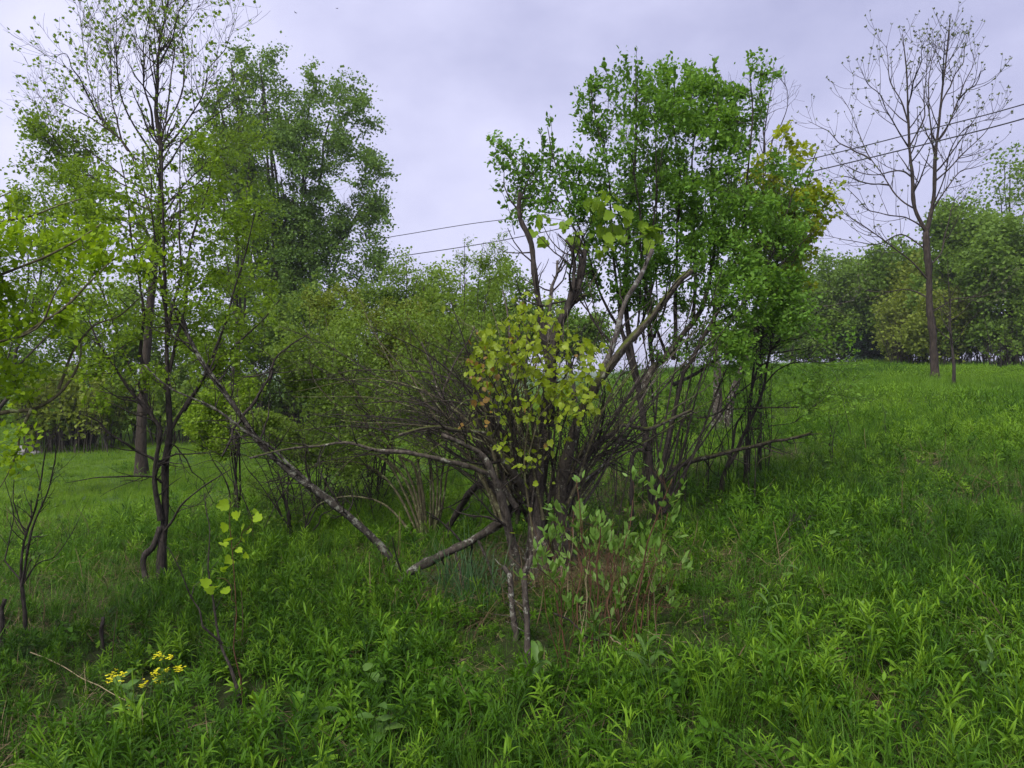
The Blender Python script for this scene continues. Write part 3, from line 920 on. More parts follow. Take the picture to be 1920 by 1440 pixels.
# ---- 1 the old, mostly dead tree in the middle, with broken snags and arching limbs
w = Wood('gnarled_tree', 'old gnarled half dead tree with broken snags and a fan of mossy limbs', 'tree', foot(1003, Yc), bark='bark_apple', twig='bark_dark')
o = w.limb
o([(1010, 1090), (1006, 1010), (1003, 930), (1012, 870), (1030, 800)], Yc, Yc + .1, .085, .045, 'trunk', True, rough=.4, sides=14)
o([(975, 1090), (962, 1010), (945, 955), (921, 889), (897, 850), (866, 830), (832, 814)], Yc - .06, Yc - .5, .045, .014, 'trunk', True, rough=.35, sides=10)
o([(1048, 1085), (1052, 1000), (1048, 930), (1062, 850), (1085, 775), (1107, 737), (1133, 697), (1173, 645), (1207, 612), (1240, 572), (1280, 520), (1297, 509)], Yc + .08, Yc - .35, .065, .018, 'trunk', True, rough=.4, sides=12, mat=M['bark_moss'])
o([(990, 930), (957, 880), (930, 840), (905, 817), (870, 806), (830, 800), (785, 804), (750, 812)], Yc, Yc - .7, .030, .009, mat=M['bark_moss'])
o([(968, 950), (930, 895), (897, 875), (880, 869), (835, 857), (772, 849), (710, 846), (672, 835), (640, 831), (597, 840), (527, 847), (470, 858)], Yc - .1, Yc - .55, .022, .006)
o([(950, 985), (930, 945), (899, 888), (880, 858), (850, 820), (800, 760), (770, 700)], Yc - .1, Yc + .5, .026, .007, mat=M['bark_olive'])
o([(985, 930), (965, 880), (958, 790), (960, 700), (950, 600), (940, 540)], Yc, Yc + .3, .020, .005)
o([(1000, 900), (1002, 800), (985, 720), (975, 640), (985, 560)], Yc + .1, Yc - .1, .020, .005)
o([(1012, 870), (1018, 780), (1025, 700), (1020, 640), (1012, 575), (1002, 523), (998, 469), (992, 444), (977, 413), (974, 382), (976, 360)], Yc + .15, Yc + .5, .034, .017, 'snag', rough=.4, mat=M['bark_dark'])
o([(1030, 800), (1032, 720), (1043, 650), (1058, 588), (1075, 557), (1092, 517), (1096, 468)], Yc + .15, Yc + .3, .05, .021, 'snag', rough=.55, sides=9, mat=M['bark_dark'])
o([(1060, 590), (1073, 540), (1077, 502), (1079, 492), (1067, 465), (1060, 447)], Yc + .27, Yc + .2, .03, .006, 'snag', rough=.5, mat=M['bark_dark'])
o([(1084, 540), (1090, 505), (1084, 475)], Yc + .3, Yc + .33, .02, .006, 'snag', rough=.6, mat=M['bark_dark'])
o([(1075, 565), (1092, 556), (1098, 553)], Yc + .27, Yc + .2, .017, .006, 'snag', rough=.5, mat=M['bark_moss'])
o([(1028, 640), (1035, 548), (1042, 517), (1046, 489)], Yc + .3, Yc + .5, .020, .010, 'snag', rough=.4, mat=M['deadwood'])
o([(1040, 522), (1052, 506), (1063, 490)], Yc + .45, Yc + .45, .012, .007, 'snag', rough=.4, mat=M['deadwood'])
o([(1085, 775), (1130, 690), (1150, 640), (1167, 580), (1177, 555), (1202, 517), (1217, 482), (1226, 462)], Yc + .1, Yc + .5, .03, .015, 'snag', rough=.35, mat=M['deadwood'])
o([(1055, 900), (1090, 850), (1142, 818), (1172, 800), (1215, 803), (1250, 790), (1290, 768)], Yc + .1, Yc + .8, .032, .012, mat=M['bark_moss'])
o([(1056, 960), (1085, 890), (1115, 835), (1150, 810), (1168, 790)], Yc + .05, Yc + .6, .034, .016)
o([(955, 968), (922, 988), (873, 1018), (825, 1043), (780, 1066), (748, 1090)], Yc - .05, Yc - .15, .042, .030, 'low_limb', rough=.5, sides=10, mat=M['bark_grey'])
o([(940, 935), (905, 905), (870, 945), (836, 985)], Yc + .5, Yc + 1.2, .034, .026, 'low_limb', mat=M['bark_dark'])
o([(965, 900), (940, 830), (905, 770), (865, 802), (830, 755), (817, 730), (805, 680), (790, 640)], Yc + .2, Yc + .8, .02, .005)
o([(830, 755), (842, 697), (870, 645), (890, 610)], Yc + .55, Yc + .5, .011, .004)
for q in range(34):   # the fan of thinner stems that rises from the stool
    x0 = 935 + q * 4.2; a = rng.uniform(-1.0, 0.8) * (0.5 + 0.5 * abs(q - 17) / 17) + (q - 18) * 0.03
    h = rng.uniform(220, 400)
    pts = [(x0, 960 + rng.uniform(-30, 30)), (x0 + a * h * .22, 960 - h * .36), (x0 + a * h * .52 + rng.uniform(-14, 14), 960 - h * .7), (x0 + a * h * .85 + rng.uniform(-20, 20), 960 - h)]
    o(pts, Yc + rng.uniform(-.1, .15), Yc + rng.uniform(-.5, .7), rng.uniform(.007, .015), .003, mat=M[['bark_olive', 'bark_dark', 'bark_apple', 'bark_olive'][q % 4]], sides=6)
for q in range(44):   # thin arching branches that reach out to the left
    x0 = rng.uniform(940, 1010); y0_ = rng.uniform(840, 985); x1 = rng.uniform(520, 900); y1 = rng.uniform(590, 900); up_ = rng.uniform(20, 130)
    o([(x0, y0_), (x0 * .7 + x1 * .3, y0_ * .7 + y1 * .3 - up_ * .7), (x0 * .35 + x1 * .65 + rng.uniform(-14, 14), y0_ * .35 + y1 * .65 - up_ * .6), (x1, y1)], Yc + rng.uniform(-.1, .2), Yc + rng.uniform(-.4, 1.3), rng.uniform(.006, .013), .002, mat=M[['bark_dark', 'bark_dark', 'bark_olive'][q % 3]], sides=5)
for q in range(15):   # stems that fan out to the upper right
    x0 = rng.uniform(1020, 1075); x1 = x0 + rng.uniform(90, 330); y1 = rng.uniform(560, 800)
    o([(x0, 960 + rng.uniform(-40, 30)), (x0 * .75 + x1 * .25, 880 + rng.uniform(-25, 15)), (x0 * .4 + x1 * .6 + rng.uniform(-12, 12), .45 * 880 + .55 * y1 + rng.uniform(-12, 12)), (x1, y1)], Yc + rng.uniform(0, .25), Yc + rng.uniform(.2, 1.5), rng.uniform(.008, .018), .003, mat=M[['bark_dark', 'bark_apple', 'bark_moss'][q % 3]], sides=6)
P, R = w.seeds(20)
sb = sprout(P[:20], R[:20], 46, .07, (45, 85), .1, .1, 3, .1, .9, rmul=.5, rmin=.005, taper=.75); w.add_twigs(*sb)   # broken stubs
t1 = sprout(P[1:], R[1:], 900, .42, (30, 80), .25, .35, 7, .25, .98, rmin=.0016)
t2 = sprout(*t1, 1900, .17, (30, 80), .15, .4, 5, .1, 1, rmin=.0011)
w.add_twigs(*t1); w.add_twigs(*t2)
# tangle of dead brush caught in the crotch
S = at(rng.normal(1060, 60, 260), rng.normal(890, 65, 260), Yc - .1 + rng.normal(0, .16, 260))
Dn = nrm(rng.normal(0, 1, (260, 3)) * np.array([1, .7, 1]))
tn_ = np.stack([S + Dn * (k / 5) * .34 + np.array([0, 0, -.05]) * (k / 5) ** 2 + rng.normal(0, .012, (260, 3)) for k in range(6)], 1)
w.add_twigs(tn_, np.full((260, 6), .0017)); 
w.build_twigs()
gnarled = w

# ---- 2 leaning dead trunk that comes out of the ground beside it
Yl = ground_hit(750, 1072)
w = Wood('leaning_dead_tree', 'long lichen covered dead trunk leaning to the left', 'dead tree', foot(752, Yl), bark='bark_lichen', twig='bark_dark')
w.limb([(762, 1088), (745, 1066), (707, 1017), (627, 947), (520, 863), (450, 777), (383, 687), (347, 620), (317, 570), (300, 530)], Yl, Yl + .5, .036, .013, 'trunk', True, rough=.35, sides=10)
w.limb([(627, 941), (547, 880), (477, 817), (407, 770), (317, 727), (270, 690)], Yl + .18, Yl + .1, .016, .006, rough=.3)
w.limb([(452, 782), (485, 747), (507, 710), (515, 677), (540, 655), (580, 627)], Yl + .3, Yl + .7, .016, .005, mat=M['bark_dark'])
w.limb([(510, 690), (495, 702), (470, 705), (448, 715)], Yl + .4, Yl + .3, .008, .003, mat=M['bark_dark'])
w.limb([(455, 785), (440, 800), (430, 830), (415, 855)], Yl + .28, Yl, .014, .008, mat=M['bark_dark'])
w.limb([(347, 620), (335, 590), (333, 565)], Yl + .45, Yl + .4, .02, .008)
P, R = w.seeds(16)
t1 = sprout(P, R, 75, .40, (30, 75), .2, .35, 7, .2, 1, rmin=.0018)
t2 = sprout(*t1, 190, .18, (30, 75), .15, .4, 5, rmin=.0012)
w.add_twigs(*t1); w.add_twigs(*t2); w.build_twigs(mat=M['bark_dark'])

# ---- 3 two dead bark-covered stems standing in front
for (pts, r, lab) in (([(965, 1205), (962, 1130), (958, 1085), (945, 1060)], .017, 'short grey lichened dead stem standing before the gnarled tree'),
                      ([(990, 1252), (990, 1190), (983, 1120), (985, 1075), (995, 1040)], .019, 'taller crooked dead stem with flaking bark before the gnarled tree')):
    Yp = ground_hit(*pts[0])
    w = Wood('dead_snag', lab, 'dead snag', foot(pts[0][0], Yp), 'dead stems before the gnarled tree', bark='bark_grey')
    w.limb(pts, Yp, Yp + .15, r, r * .8, 'stem', True, rough=.4, sides=10, wob=.006, n=18)
    P, R = w.seeds(12)
    t1 = sprout(P, R, 9, .16, (40, 80), .1, .3, 5, .3, 1, rmin=.0012); w.add_twigs(*t1); w.build_twigs()

# ---- 4 the tall leafy tree on the right of the clump
Yb = ground_hit(1235, 985)
w = Wood('leafy_tree', 'dense green many stemmed tree with a tall leafy crown', 'tree', foot(1228, Yb), bark='bark_dark')
o = w.limb
o([(1240, 985), (1222, 920), (1215, 847), (1207, 797), (1197, 735), (1187, 685), (1182, 650), (1175, 560), (1182, 450), (1190, 340), (1192, 230), (1193, 120)], Yb, Yb + .2, .045, .004, 'trunk', True, sides=10)
o([(1232, 960), (1245, 870), (1260, 797), (1270, 747), (1280, 697), (1292, 680), (1320, 627), (1347, 580), (1385, 470), (1400, 350), (1412, 220), (1405, 130)], Yb, Yb + .1, .028, .004)
o([(1197, 750), (1220, 697), (1250, 667), (1280, 627), (1305, 597), (1322, 555), (1340, 450), (1335, 320), (1340, 210), (1345, 140)], Yb + .15, Yb + .7, .042, .004, mat=M['bark_apple'])
o([(1262, 675), (1267, 622), (1265, 560), (1268, 450), (1275, 330), (1262, 220), (1255, 165)], Yb + .3, Yb + .3, .024, .004)
o([(1192, 715), (1165, 620), (1162, 560), (1150, 450), (1140, 330), (1115, 220), (1108, 165)], Yb + .08, Yb - .2, .022, .004)
o([(1182, 650), (1130, 560), (1100, 470), (1070, 380), (1040, 300), (1028, 235)], Yb + .1, Yb - .1, .017, .003)
o([(1100, 470), (1060, 400), (1010, 340), (970, 300), (940, 275)], Yb, Yb - .3, .010, .003)
o([(1225, 690), (1215, 600), (1222, 480), (1230, 360), (1225, 230)], Yb + .25, Yb - .1, .02, .004)
o([(1300, 600), (1302, 500), (1300, 380), (1300, 260), (1330, 180)], Yb + .5, Yb + .9, .02, .004)
o([(1187, 950), (1185, 857), (1205, 837), (1213, 808)], Yb - .1, Yb, .022, .018, 'stem', True)
o([(1320, 627), (1400, 560), (1450, 470), (1480, 380), (1500, 340)], Yb + .1, Yb + .2, .016, .004)
o([(1347, 580), (1420, 540), (1480, 480), (1530, 430)], Yb + .1, Yb - .2, .013, .003)
o([(1250, 667), (1210, 540), (1205, 420), (1210, 300)], Yb + .3, Yb + .6, .017, .003)
for q in range(16):
    x0 = rng.uniform(1215, 1265); x1 = x0 + rng.uniform(-70, 260); y1 = rng.uniform(480, 700)
    o([(x0, 960 + rng.uniform(-50, 20)), (x0 * .75 + x1 * .25 + rng.uniform(-10, 10), 860), (x0 * .4 + x1 * .6 + rng.uniform(-12, 12), .4 * 860 + .6 * y1), (x1, y1)], Yb + rng.uniform(-.2, .4), Yb + rng.uniform(-.5, 1.2), rng.uniform(.008, .017), .003, sides=6)
for q in range(9):
    x0 = rng.uniform(1170, 1340); x1 = x0 + rng.uniform(-40, 60)
    o([(x0, 690 - rng.uniform(0, 60)), (x0 * .6 + x1 * .4 + rng.uniform(-10, 10), 560), (x1, 420), (x1 + rng.uniform(-25, 25), 280)], Yb + rng.uniform(0, .5), Yb + rng.uniform(-.4, .9), rng.uniform(.008, .014), .003, sides=6)
for pts in ([(1235, 640), (1205, 430), (1192, 180), (1193, 70)], ):
    pass
blobs = [(1290, 250, 105, 105, Yb + .4), (1185, 270, 75, 110, Yb), (1193, 190, 34, 60, Yb), (1385, 235, 45, 80, Yb + .2), (1335, 195, 45, 42, Yb + .5), (1110, 235, 35, 60, Yb), (1130, 370, 100, 75, Yb - .1),
         (1270, 390, 120, 95, Yb + .4), (1400, 380, 85, 90, Yb + .2), (1035, 320, 55, 45, Yb - .1), (985, 390, 45, 45, Yb - .2), (1030, 250, 14, 30, Yb), (955, 290, 24, 14, Yb - .2), (1300, 500, 110, 70, Yb + .2), (1440, 500, 70, 75, Yb), (1190, 480, 75, 60, Yb),
         (1400, 600, 75, 45, Yb), (1110, 450, 50, 45, Yb), (1270, 585, 90, 45, Yb + .3), (1420, 165, 20, 20, Yb + .2), (1195, 560, 70, 45, Yb + .1), (1125, 530, 50, 50, Yb), (1350, 650, 90, 40, Yb - .1), (1455, 610, 60, 45, Yb - .1), (1280, 650, 60, 40, Yb + .2), (1420, 560, 80, 60, Yb - .1), (1370, 690, 60, 25, Yb - .1), (1440, 430, 60, 70, Yb + .1)]
C, CR_, S, SR = crown(w, blobs, 3000, step=.085, infl=.9, kill=.11, trop=(0, 0, .5), spr=4, slen=.2, sup=.8, per=12, clump=.4)
# whippy leaders that break the outline
tops = [(1193, 150, 1192, 92), (1140, 165, 1133, 112), (1108, 200, 1106, 145), (1030, 290, 1033, 222), (1012, 290, 1013, 245), (975, 300, 938, 273), (1405, 150, 1402, 108), (1420, 150, 1428, 128), (1345, 170, 1338, 114), (1260, 180, 1262, 128), (1295, 170, 1292, 128), (965, 400, 935, 345), (1010, 300, 950, 312), (1425, 190, 1425, 165)]
TP = np.stack([cr(at([a, .5 * (a + c) + 4, c], [b + 40, .5 * (b + d) + 20, d], [Yb, Yb + .02, Yb]), 6) for a, b, c, d in tops]); w.add_twigs(TP, np.repeat(np.linspace(.004, .0018, 6)[None], len(TP), 0))
st = sprout(P := TP, np.full((len(TP), 6), .003), 60, .10, (25, 60), .4, .2, 4, rmin=.0012); w.add_twigs(*st)
w.build_twigs()
fr = cat_fr(leaves_on(S, 58000, .041, .6, .9, tiprise=.1, gap=.37, gapscale=4.5, scat=.03), leaves_on(C, 8000, .041, .4, .9, gap=.5, gapscale=4.5), leaves_on(st[0], 330, .05, .6, .8, tiprise=.2), leaves_on(TP, 170, .05, .5, .8, tiprise=.2))
leaf_parts(w, fr, T_OVAL, tint_of(fr), M['lf_apple'], 300)
leafy = w

# ---- 5 leaning thin shrub with a dead bough, right of the tree
Ys = ground_hit(1352, 938)
w = Wood('leaning_shrub', 'thin dark stemmed shrub leaning right with sparse leaves', 'shrub', foot(1354, Ys), bark='bark_dark')
o = w.limb
o([(1354, 940), (1357, 885), (1375, 852), (1392, 810), (1410, 772), (1430, 725), (1437, 685), (1445, 655), (1455, 585), (1460, 520), (1452, 440), (1440, 360)], Ys, Ys - .3, .022, .004, 'stem', True)
o([(1349, 945), (1352, 900), (1370, 845), (1377, 797), (1392, 772), (1405, 735), (1415, 695), (1425, 642), (1440, 560), (1480, 450), (1510, 400)], Ys + .08, Ys, .016, .003, 'stem', True)
o([(1430, 725), (1455, 700), (1492, 682), (1555, 680)], Ys - .25, Ys - .5, .008, .003)
o([(1392, 810), (1450, 800), (1495, 790), (1540, 745), (1555, 720)], Ys - .1, Ys - .6, .006, .002)
P, R = w.seeds(14)
A1, R1 = sprout(P, R, 190, .5, (30, 70), .3, .3, 7, .45, 1, rmin=.0018)
A2, R2 = sprout(A1, R1, 620, .2, (30, 70), .3, .3, 5, rmin=.0012)
w.add_twigs(A1, R1); w.add_twigs(A2, R2); w.build_twigs()
fr = cat_fr(leaves_on(A2, 3000, .042, .5, .9, gap=.3, gapscale=2), leaves_on(A1, 800, .042, .5, .9, gap=.3, gapscale=2))
leaf_parts(w, fr, T_OVAL, tint_of(fr, base=.6), M['lf_apple'], 250)

w = Wood('dead_bough', 'bare dead bough reaching right at knee height over the grass', 'dead branch', at(1297, 867, Ys - .25), bark='bark_moss', twig='bark_dark')
w.limb([(1255, 880), (1300, 865), (1355, 852), (1380, 846), (1425, 835), (1450, 825), (1505, 817), (1518, 814)], Ys - .1, Ys - .5, .028, .014, 'bough', rough=.35)
w.limb([(1425, 836), (1447, 845), (1465, 848), (1474, 853)], Ys - .35, Ys - .4, .010, .004, 'branch')
w.limb([(1445, 844), (1440, 858), (1428, 862), (1415, 880)], Ys - .38, Ys - .4, .008, .003, 'branch')
w.limb([(1240, 878), (1262, 800), (1330, 782), (1380, 765), (1500, 766)], Ys + .1, Ys - .2, .014, .006, 'branch')
P, R = w.seeds(10); t1 = sprout(P, R, 36, .3, (35, 75), .1, .35, 6, .2, 1, rmin=.0014); t2 = sprout(*t1, 60, .14, (35, 75), .1, .35, 4, rmin=.001); w.add_twigs(*t1); w.add_twigs(*t2); w.build_twigs()

w = Wood('silvery_dead_limb', 'silvery barkless dead limb slanting up to the right among leaves', 'dead branch', at(1270, 715, Ys - .1), bark='deadwood')
w.limb([(1262, 722), (1300, 700), (1340, 675), (1372, 660), (1395, 642), (1425, 632), (1450, 610), (1480, 587), (1520, 555)], Ys - .1, Ys - .6, .024, .009, 'limb', rough=.4)
w.limb([(1372, 661), (1430, 661), (1470, 659), (1542, 645)], Ys - .3, Ys - .6, .007, .003, 'branch', mat=M['bark_dark'])
w.limb([(1480, 587), (1545, 575), (1600, 560)], Ys - .5, Ys - .9, .007, .002, 'branch')
P, R = w.seeds(10); t1 = sprout(P, R, 40, .32, (25, 65), .15, .3, 6, .2, 1, rmin=.0014); t2 = sprout(*t1, 70, .14, (35, 75), .1, .35, 4, rmin=.001); w.add_twigs(*t1); w.add_twigs(*t2); w.build_twigs(mat=M['deadwood'])

# ---- 6 twin grey trunks behind, with their thin crown
Yt = ground_hit(1355, 806)
w = Wood('twin_trunk_tree', 'twin grey trunks leaning apart in the grass behind the leafy tree', 'tree', foot(1356, Yt), bark='bark_grey', twig='bark_dark')
w.limb([(1347, 808), (1347, 750), (1346, 695), (1340, 620), (1345, 520), (1350, 420)], Yt, Yt + .3, .095, .012, 'trunk', True, sides=10)
w.limb([(1362, 805), (1368, 770), (1376, 735), (1392, 690), (1420, 620), (1440, 520), (1450, 400)], Yt, Yt - .2, .085, .012, 'trunk', True, sides=10)
C, CR_, S, SR = crown(w, [(1345, 470, 70, 110, Yt), (1440, 430, 70, 110, Yt), (1400, 560, 90, 70, Yt)], 260, step=.2, infl=2, kill=.32, rtip=.004, slen=.4, rmin=.002)
w.build_twigs()
fr = cat_fr(leaves_on(S, 3200, .075, .5, .9, gap=.3, gapscale=.8), leaves_on(C, 800, .075))
leaf_parts(w, fr, T_FARW, tint_of(fr, .6), M['lf_apple'], 0)

# ---- 7 young yellow-green maple at the right edge of the clump, and the dead spire above it
Ym = Ys + .5
w = Wood('yellow_maple', 'slender young tree with broad yellow green leaves on its right side', 'tree', foot(1398, Ym), bark='bark_dark')
w.limb([(1398, 900), (1404, 800), (1412, 700), (1425, 600), (1450, 500), (1485, 420), (1510, 360), (1530, 300), (1540, 275)], Ym, Ym - .5, .024, .004, 'stem', True)
w.limb([(1450, 500), (1490, 450), (1530, 390), (1560, 355)], Ym - .25, Ym - .6, .009, .003)
w.limb([(1440, 530), (1430, 430), (1440, 340), (1465, 270), (1485, 235)], Ym - .2, Ym, .010, .003)
w.limb([(1485, 420), (1500, 345), (1510, 300)], Ym - .35, Ym - .2, .006, .002)
C, CR_, S, SR = crown(w, [(1455, 300, 40, 60, Ym - .1), (1525, 295, 24, 28, Ym - .5), (1548, 352, 28, 24, Ym - .6), (1520, 400, 45, 40, Ym - .5), (1480, 410, 70, 60, Ym - .3), (1420, 400, 60, 80, Ym), (1500, 460, 45, 40, Ym - .3), (1455, 510, 70, 50, Ym - .2)], 560, step=.08, infl=1.0, kill=.12, spr=2.4, slen=.14, clump=.5, per=6)
w.build_twigs()
fr = cat_fr(leaves_on(S, 3000, .054, .5, .8, droop=.4, scat=.03, gap=.25), leaves_on(C, 800, .046, .4, .8, droop=.4, scat=.03))
leaf_parts(w, fr, T_MAPLE, tint_of(fr, 1.5), M['lf_yellowgreen'], 300)

w = Wood('dead_spire', 'bare dead tree top with crooked twigs standing above the leafy crown', 'dead tree', foot(1425, Ym + .6), bark='bark_dark')
w.limb([(1425, 880), (1428, 700), (1432, 520), (1432, 400), (1434, 280), (1443, 200), (1450, 160), (1452, 122)], Ym + .6, Ym + .6, .03, .004, 'trunk', True)
w.limb([(1434, 290), (1430, 230), (1435, 195), (1432, 150)], Ym + .6, Ym + .5, .010, .003)
w.limb([(1433, 330), (1455, 250), (1472, 205), (1478, 165), (1460, 142)], Ym + .6, Ym + .7, .012, .003)
w.limb([(1433, 320), (1425, 260), (1412, 225)], Ym + .6, Ym + .7, .007, .002)
w.limb([(1433, 350), (1470, 290), (1495, 265)], Ym + .6, Ym + .4, .007, .002)
P, R = w.seeds(14); P, R = P[:, 6:], R[:, 6:]
t1 = sprout(P, R, 60, .28, (30, 60), .35, .45, 7, .1, 1, rmin=.0022); t2 = sprout(*t1, 110, .12, (35, 75), .2, .4, 4, rmin=.0016); w.add_twigs(*t1); w.add_twigs(*t2); w.build_twigs()

# ---- 8 wild vine with large yellow-green leaves on the old tree
w = Wood('wild_vine', 'wild vine with large yellow green leaves climbing the gnarled tree', 'vine', foot(1000, Yc - .25), bark='bark_olive')
o = w.limb
Yv = Yc - .35
o([(1000, 1090), (995, 980), (985, 880), (990, 780), (985, 680), (1000, 600)], Yc - .2, Yv, .010, .003, 'stem', True, sides=6)
o([(990, 860), (1020, 780), (1060, 720), (1090, 670), (1115, 640)], Yv, Yv - .1, .006, .002, 'stem', sides=5)
o([(988, 830), (950, 740), (920, 690), (890, 680)], Yv, Yv - .1, .006, .002, 'stem', sides=5)
o([(985, 740), (960, 660), (950, 620), (930, 610)], Yv, Yv, .005, .002, 'stem', sides=5)
o([(990, 780), (1020, 700), (1030, 630), (1050, 590)], Yv, Yv - .1, .005, .002, 'stem', sides=5)
o([(985, 900), (940, 850), (890, 810), (860, 800)], Yv + .1, Yv - .1, .005, .002, 'stem', sides=5)
o([(950, 700), (900, 640), (860, 590), (820, 570)], Yv + .1, Yv + .3, .004, .002, 'stem', sides=5)
vb = [(1000, 590, 50, 40, Yv), (1000, 660, 105, 65, Yv), (960, 700, 80, 60, Yv), (1050, 680, 70, 60, Yv), (1095, 690, 50, 60, Yv), (1000, 765, 110, 65, Yv), (915, 690, 35, 40, Yv), (1060, 770, 40, 45, Yv), (905, 640, 25, 20, Yv), (1120, 645, 20, 20, Yv), (985, 830, 50, 45, Yv), (1010, 590, 40, 30, Yv), (940, 640, 40, 35, Yv)]
A = cloud(vb, 1150, .6, 5, 1.7)
P, R = w.seeds(18); C, CR_ = colonize(P, R, A, .06, .8, .10, (0, 0, 0), rtip=.0014); w.add_twigs(C, CR_)
w.build_twigs(mat=M['bark_olive'])
ex = at([880, 862, 832, 822, 850, 925, 940, 1000, 985, 1010, 980, 965, 995, 872, 905, 892, 1060, 1008, 1030, 945, 1040], [815, 800, 575, 570, 596, 812, 838, 860, 905, 880, 975, 1000, 952, 832, 700, 678, 860, 905, 742, 665, 905], Yv + rng.normal(0, .1, 21))
dd = nrm(A - np.array(at(1000, 760, Yv)) + 1e-6)
pos = np.concatenate([A, ex]); kp_ = noise2(pos[:, 0] * 5 + pos[:, 1] * 3, pos[:, 2] * 6, 91) > .36
pos = pos[kp_ | (np.arange(len(pos)) >= len(A))]; n = len(pos)
D = nrm(rng.normal(0, .75, (n, 3)) + np.array([0, -.25, -.7])); Nn = nrm(rng.normal(0, .75, (n, 3)) + np.array([0, -.6, .7]))
fr = leaf_frames(pos, D, Nn, (.037 * rng.uniform(.5, 1.5, n)))
red = np.zeros(n, bool); red[rng.choice(n, 20, False)] = True
px_ = pos[:, 0] / pos[:, 1] * F + 960
red |= (px_ < 925) & (rng.random(n) < .22)
tt = tint_of(fr, 3.0, .25, .5, .4)
leaf_parts(w, (fr[0][~red], fr[1][~red]), T_GRAPE, tt[~red], M['lf_vine'], 260)
leaf_parts(w, (fr[0][red], fr[1][red]), T_GRAPE, tt[red], M['lf_vine_red'], 40)

w = Wood('climbing_vine', 'second vine with round light green leaves high in the leafy tree', 'vine', at(1105, 540, Yb - .35), bark='bark_olive')
w.limb([(1130, 640), (1105, 540), (1085, 470), (1060, 420), (1005, 410)], Yb - .3, Yb - .4, .006, .002, 'stem', sides=5)
w.limb([(1105, 540), (1130, 480), (1150, 430), (1130, 370)], Yb - .35, Yb - .5, .005, .002, 'stem', sides=5)
A = cloud([(1120, 440, 50, 30, Yb - .5), (1015, 425, 22, 26, Yb - .4), (1060, 440, 25, 22, Yb - .4), (1140, 400, 40, 40, Yb - .5), (1110, 375, 25, 18, Yb - .5), (1200, 440, 35, 25, Yb - .4)], 95, .45, 8)
P, R = w.seeds(12); C, CR_ = colonize(P, R, A, .07, .8, .11, (0, 0, 0), rtip=.0013); w.add_twigs(C, CR_); w.build_twigs()
n = len(A)
fr = leaf_frames(A, nrm(rng.normal(0, .6, (n, 3)) + np.array([0, -.2, -.6])), nrm(rng.normal(0, .5, (n, 3)) + np.array([0, -.6, .7])), .085 * rng.uniform(.6, 1.35, n))
leaf_parts(w, fr, T_GRAPE, np.clip(rng.normal(.55, .2, n), 0, 1), M['lf_left'], 300)

# ---- 9 pale leaved shrub in front on the right of the old tree, with dry brown stalks
Yh = ground_hit(1180, 1190)
w = Wood('pale_shrub', 'thin shrub with pale green paired leaves on brown canes before the tree', 'shrub', foot(1150, Yh), bark='cane_red')
tops = [(1050, 1180, 1020, 1020), (1080, 1200, 1075, 960), (1105, 1215, 1085, 900), (1105, 1195, 1100, 1020), (1120, 1215, 1130, 960), (1135, 1200, 1160, 1000), (1150, 1225, 1150, 1030), (1160, 1190, 1190, 940), (1170, 1215, 1225, 1020), (1178, 1240, 1150, 1110), (1190, 1200, 1260, 900), (1200, 1180, 1255, 960), (1215, 1190, 1240, 1060), (1225, 1180, 1265, 1080), (1060, 1170, 1010, 1060)]
for a, b, c, d in tops:
    y0 = Yh + rng.uniform(-.25, .25)
    w.limb([(a, b), (a + (c - a) * .2 + rng.uniform(-6, 6), b + (d - b) * .4), (a + (c - a) * .6 + rng.uniform(-8, 8), b + (d - b) * .75), (c, d)], y0, y0 + rng.uniform(-.3, .4), rng.uniform(.005, .009), .002, 'stem', True, sides=5, rough=.1)
P, R = w.seeds(12)
A1, R1 = sprout(P, R, 120, .2, (30, 70), .25, .25, 6, .45, 1, rmin=.0012)
A2, R2 = sprout(A1, R1, 120, .09, (30, 60), .3, .25, 4, rmin=.001)
w.add_twigs(A1, R1); w.add_twigs(A2, R2); w.build_twigs()
fr = cat_fr(leaves_on(A1, 400, .056, .7, .6, tiprise=.5, t0=.4), leaves_on(A2, 330, .05, .7, .6, tiprise=.5, t0=.3))
leaf_parts(w, fr, T_OVAL2, tint_of(fr, 2.0, .3), M['lf_pale'], 300)

Yk = ground_hit(1130, 1215)
w = Wood('dry_stalks', 'clump of dry reddish brown dead stalks under the pale shrub', 'dead plant', foot(1130, Yk), bark='cane_red')
for q in range(46):
    a = rng.uniform(1035, 1235); b = a + rng.normal(0, 34)
    d = rng.uniform(960, 1150)
    y0 = Yk + rng.uniform(-.35, .5)
    w.limb([(a, 1200), (.5 * (a + b) + rng.uniform(-8, 8), .5 * (1200 + d)), (b, d)], y0, y0 + rng.uniform(-.2, .2), rng.uniform(.0016, .0032), .0009, 'stalk', True, sides=4, rough=0, n=8, cap=False, mat=M['straw' if q % 5 == 0 else 'cane_red'])
w.limb([(1038, 1150), (1100, 1185), (1150, 1215), (1180, 1238)], Yk - .1, Yk - .25, .007, .004, 'stalk', sides=5, mat=M['bark_dark'])
w.limb([(1140, 1188), (1180, 1220), (1215, 1245)], Yk - .1, Yk - .3, .005, .003, 'stalk', sides=5, mat=M['straw'])

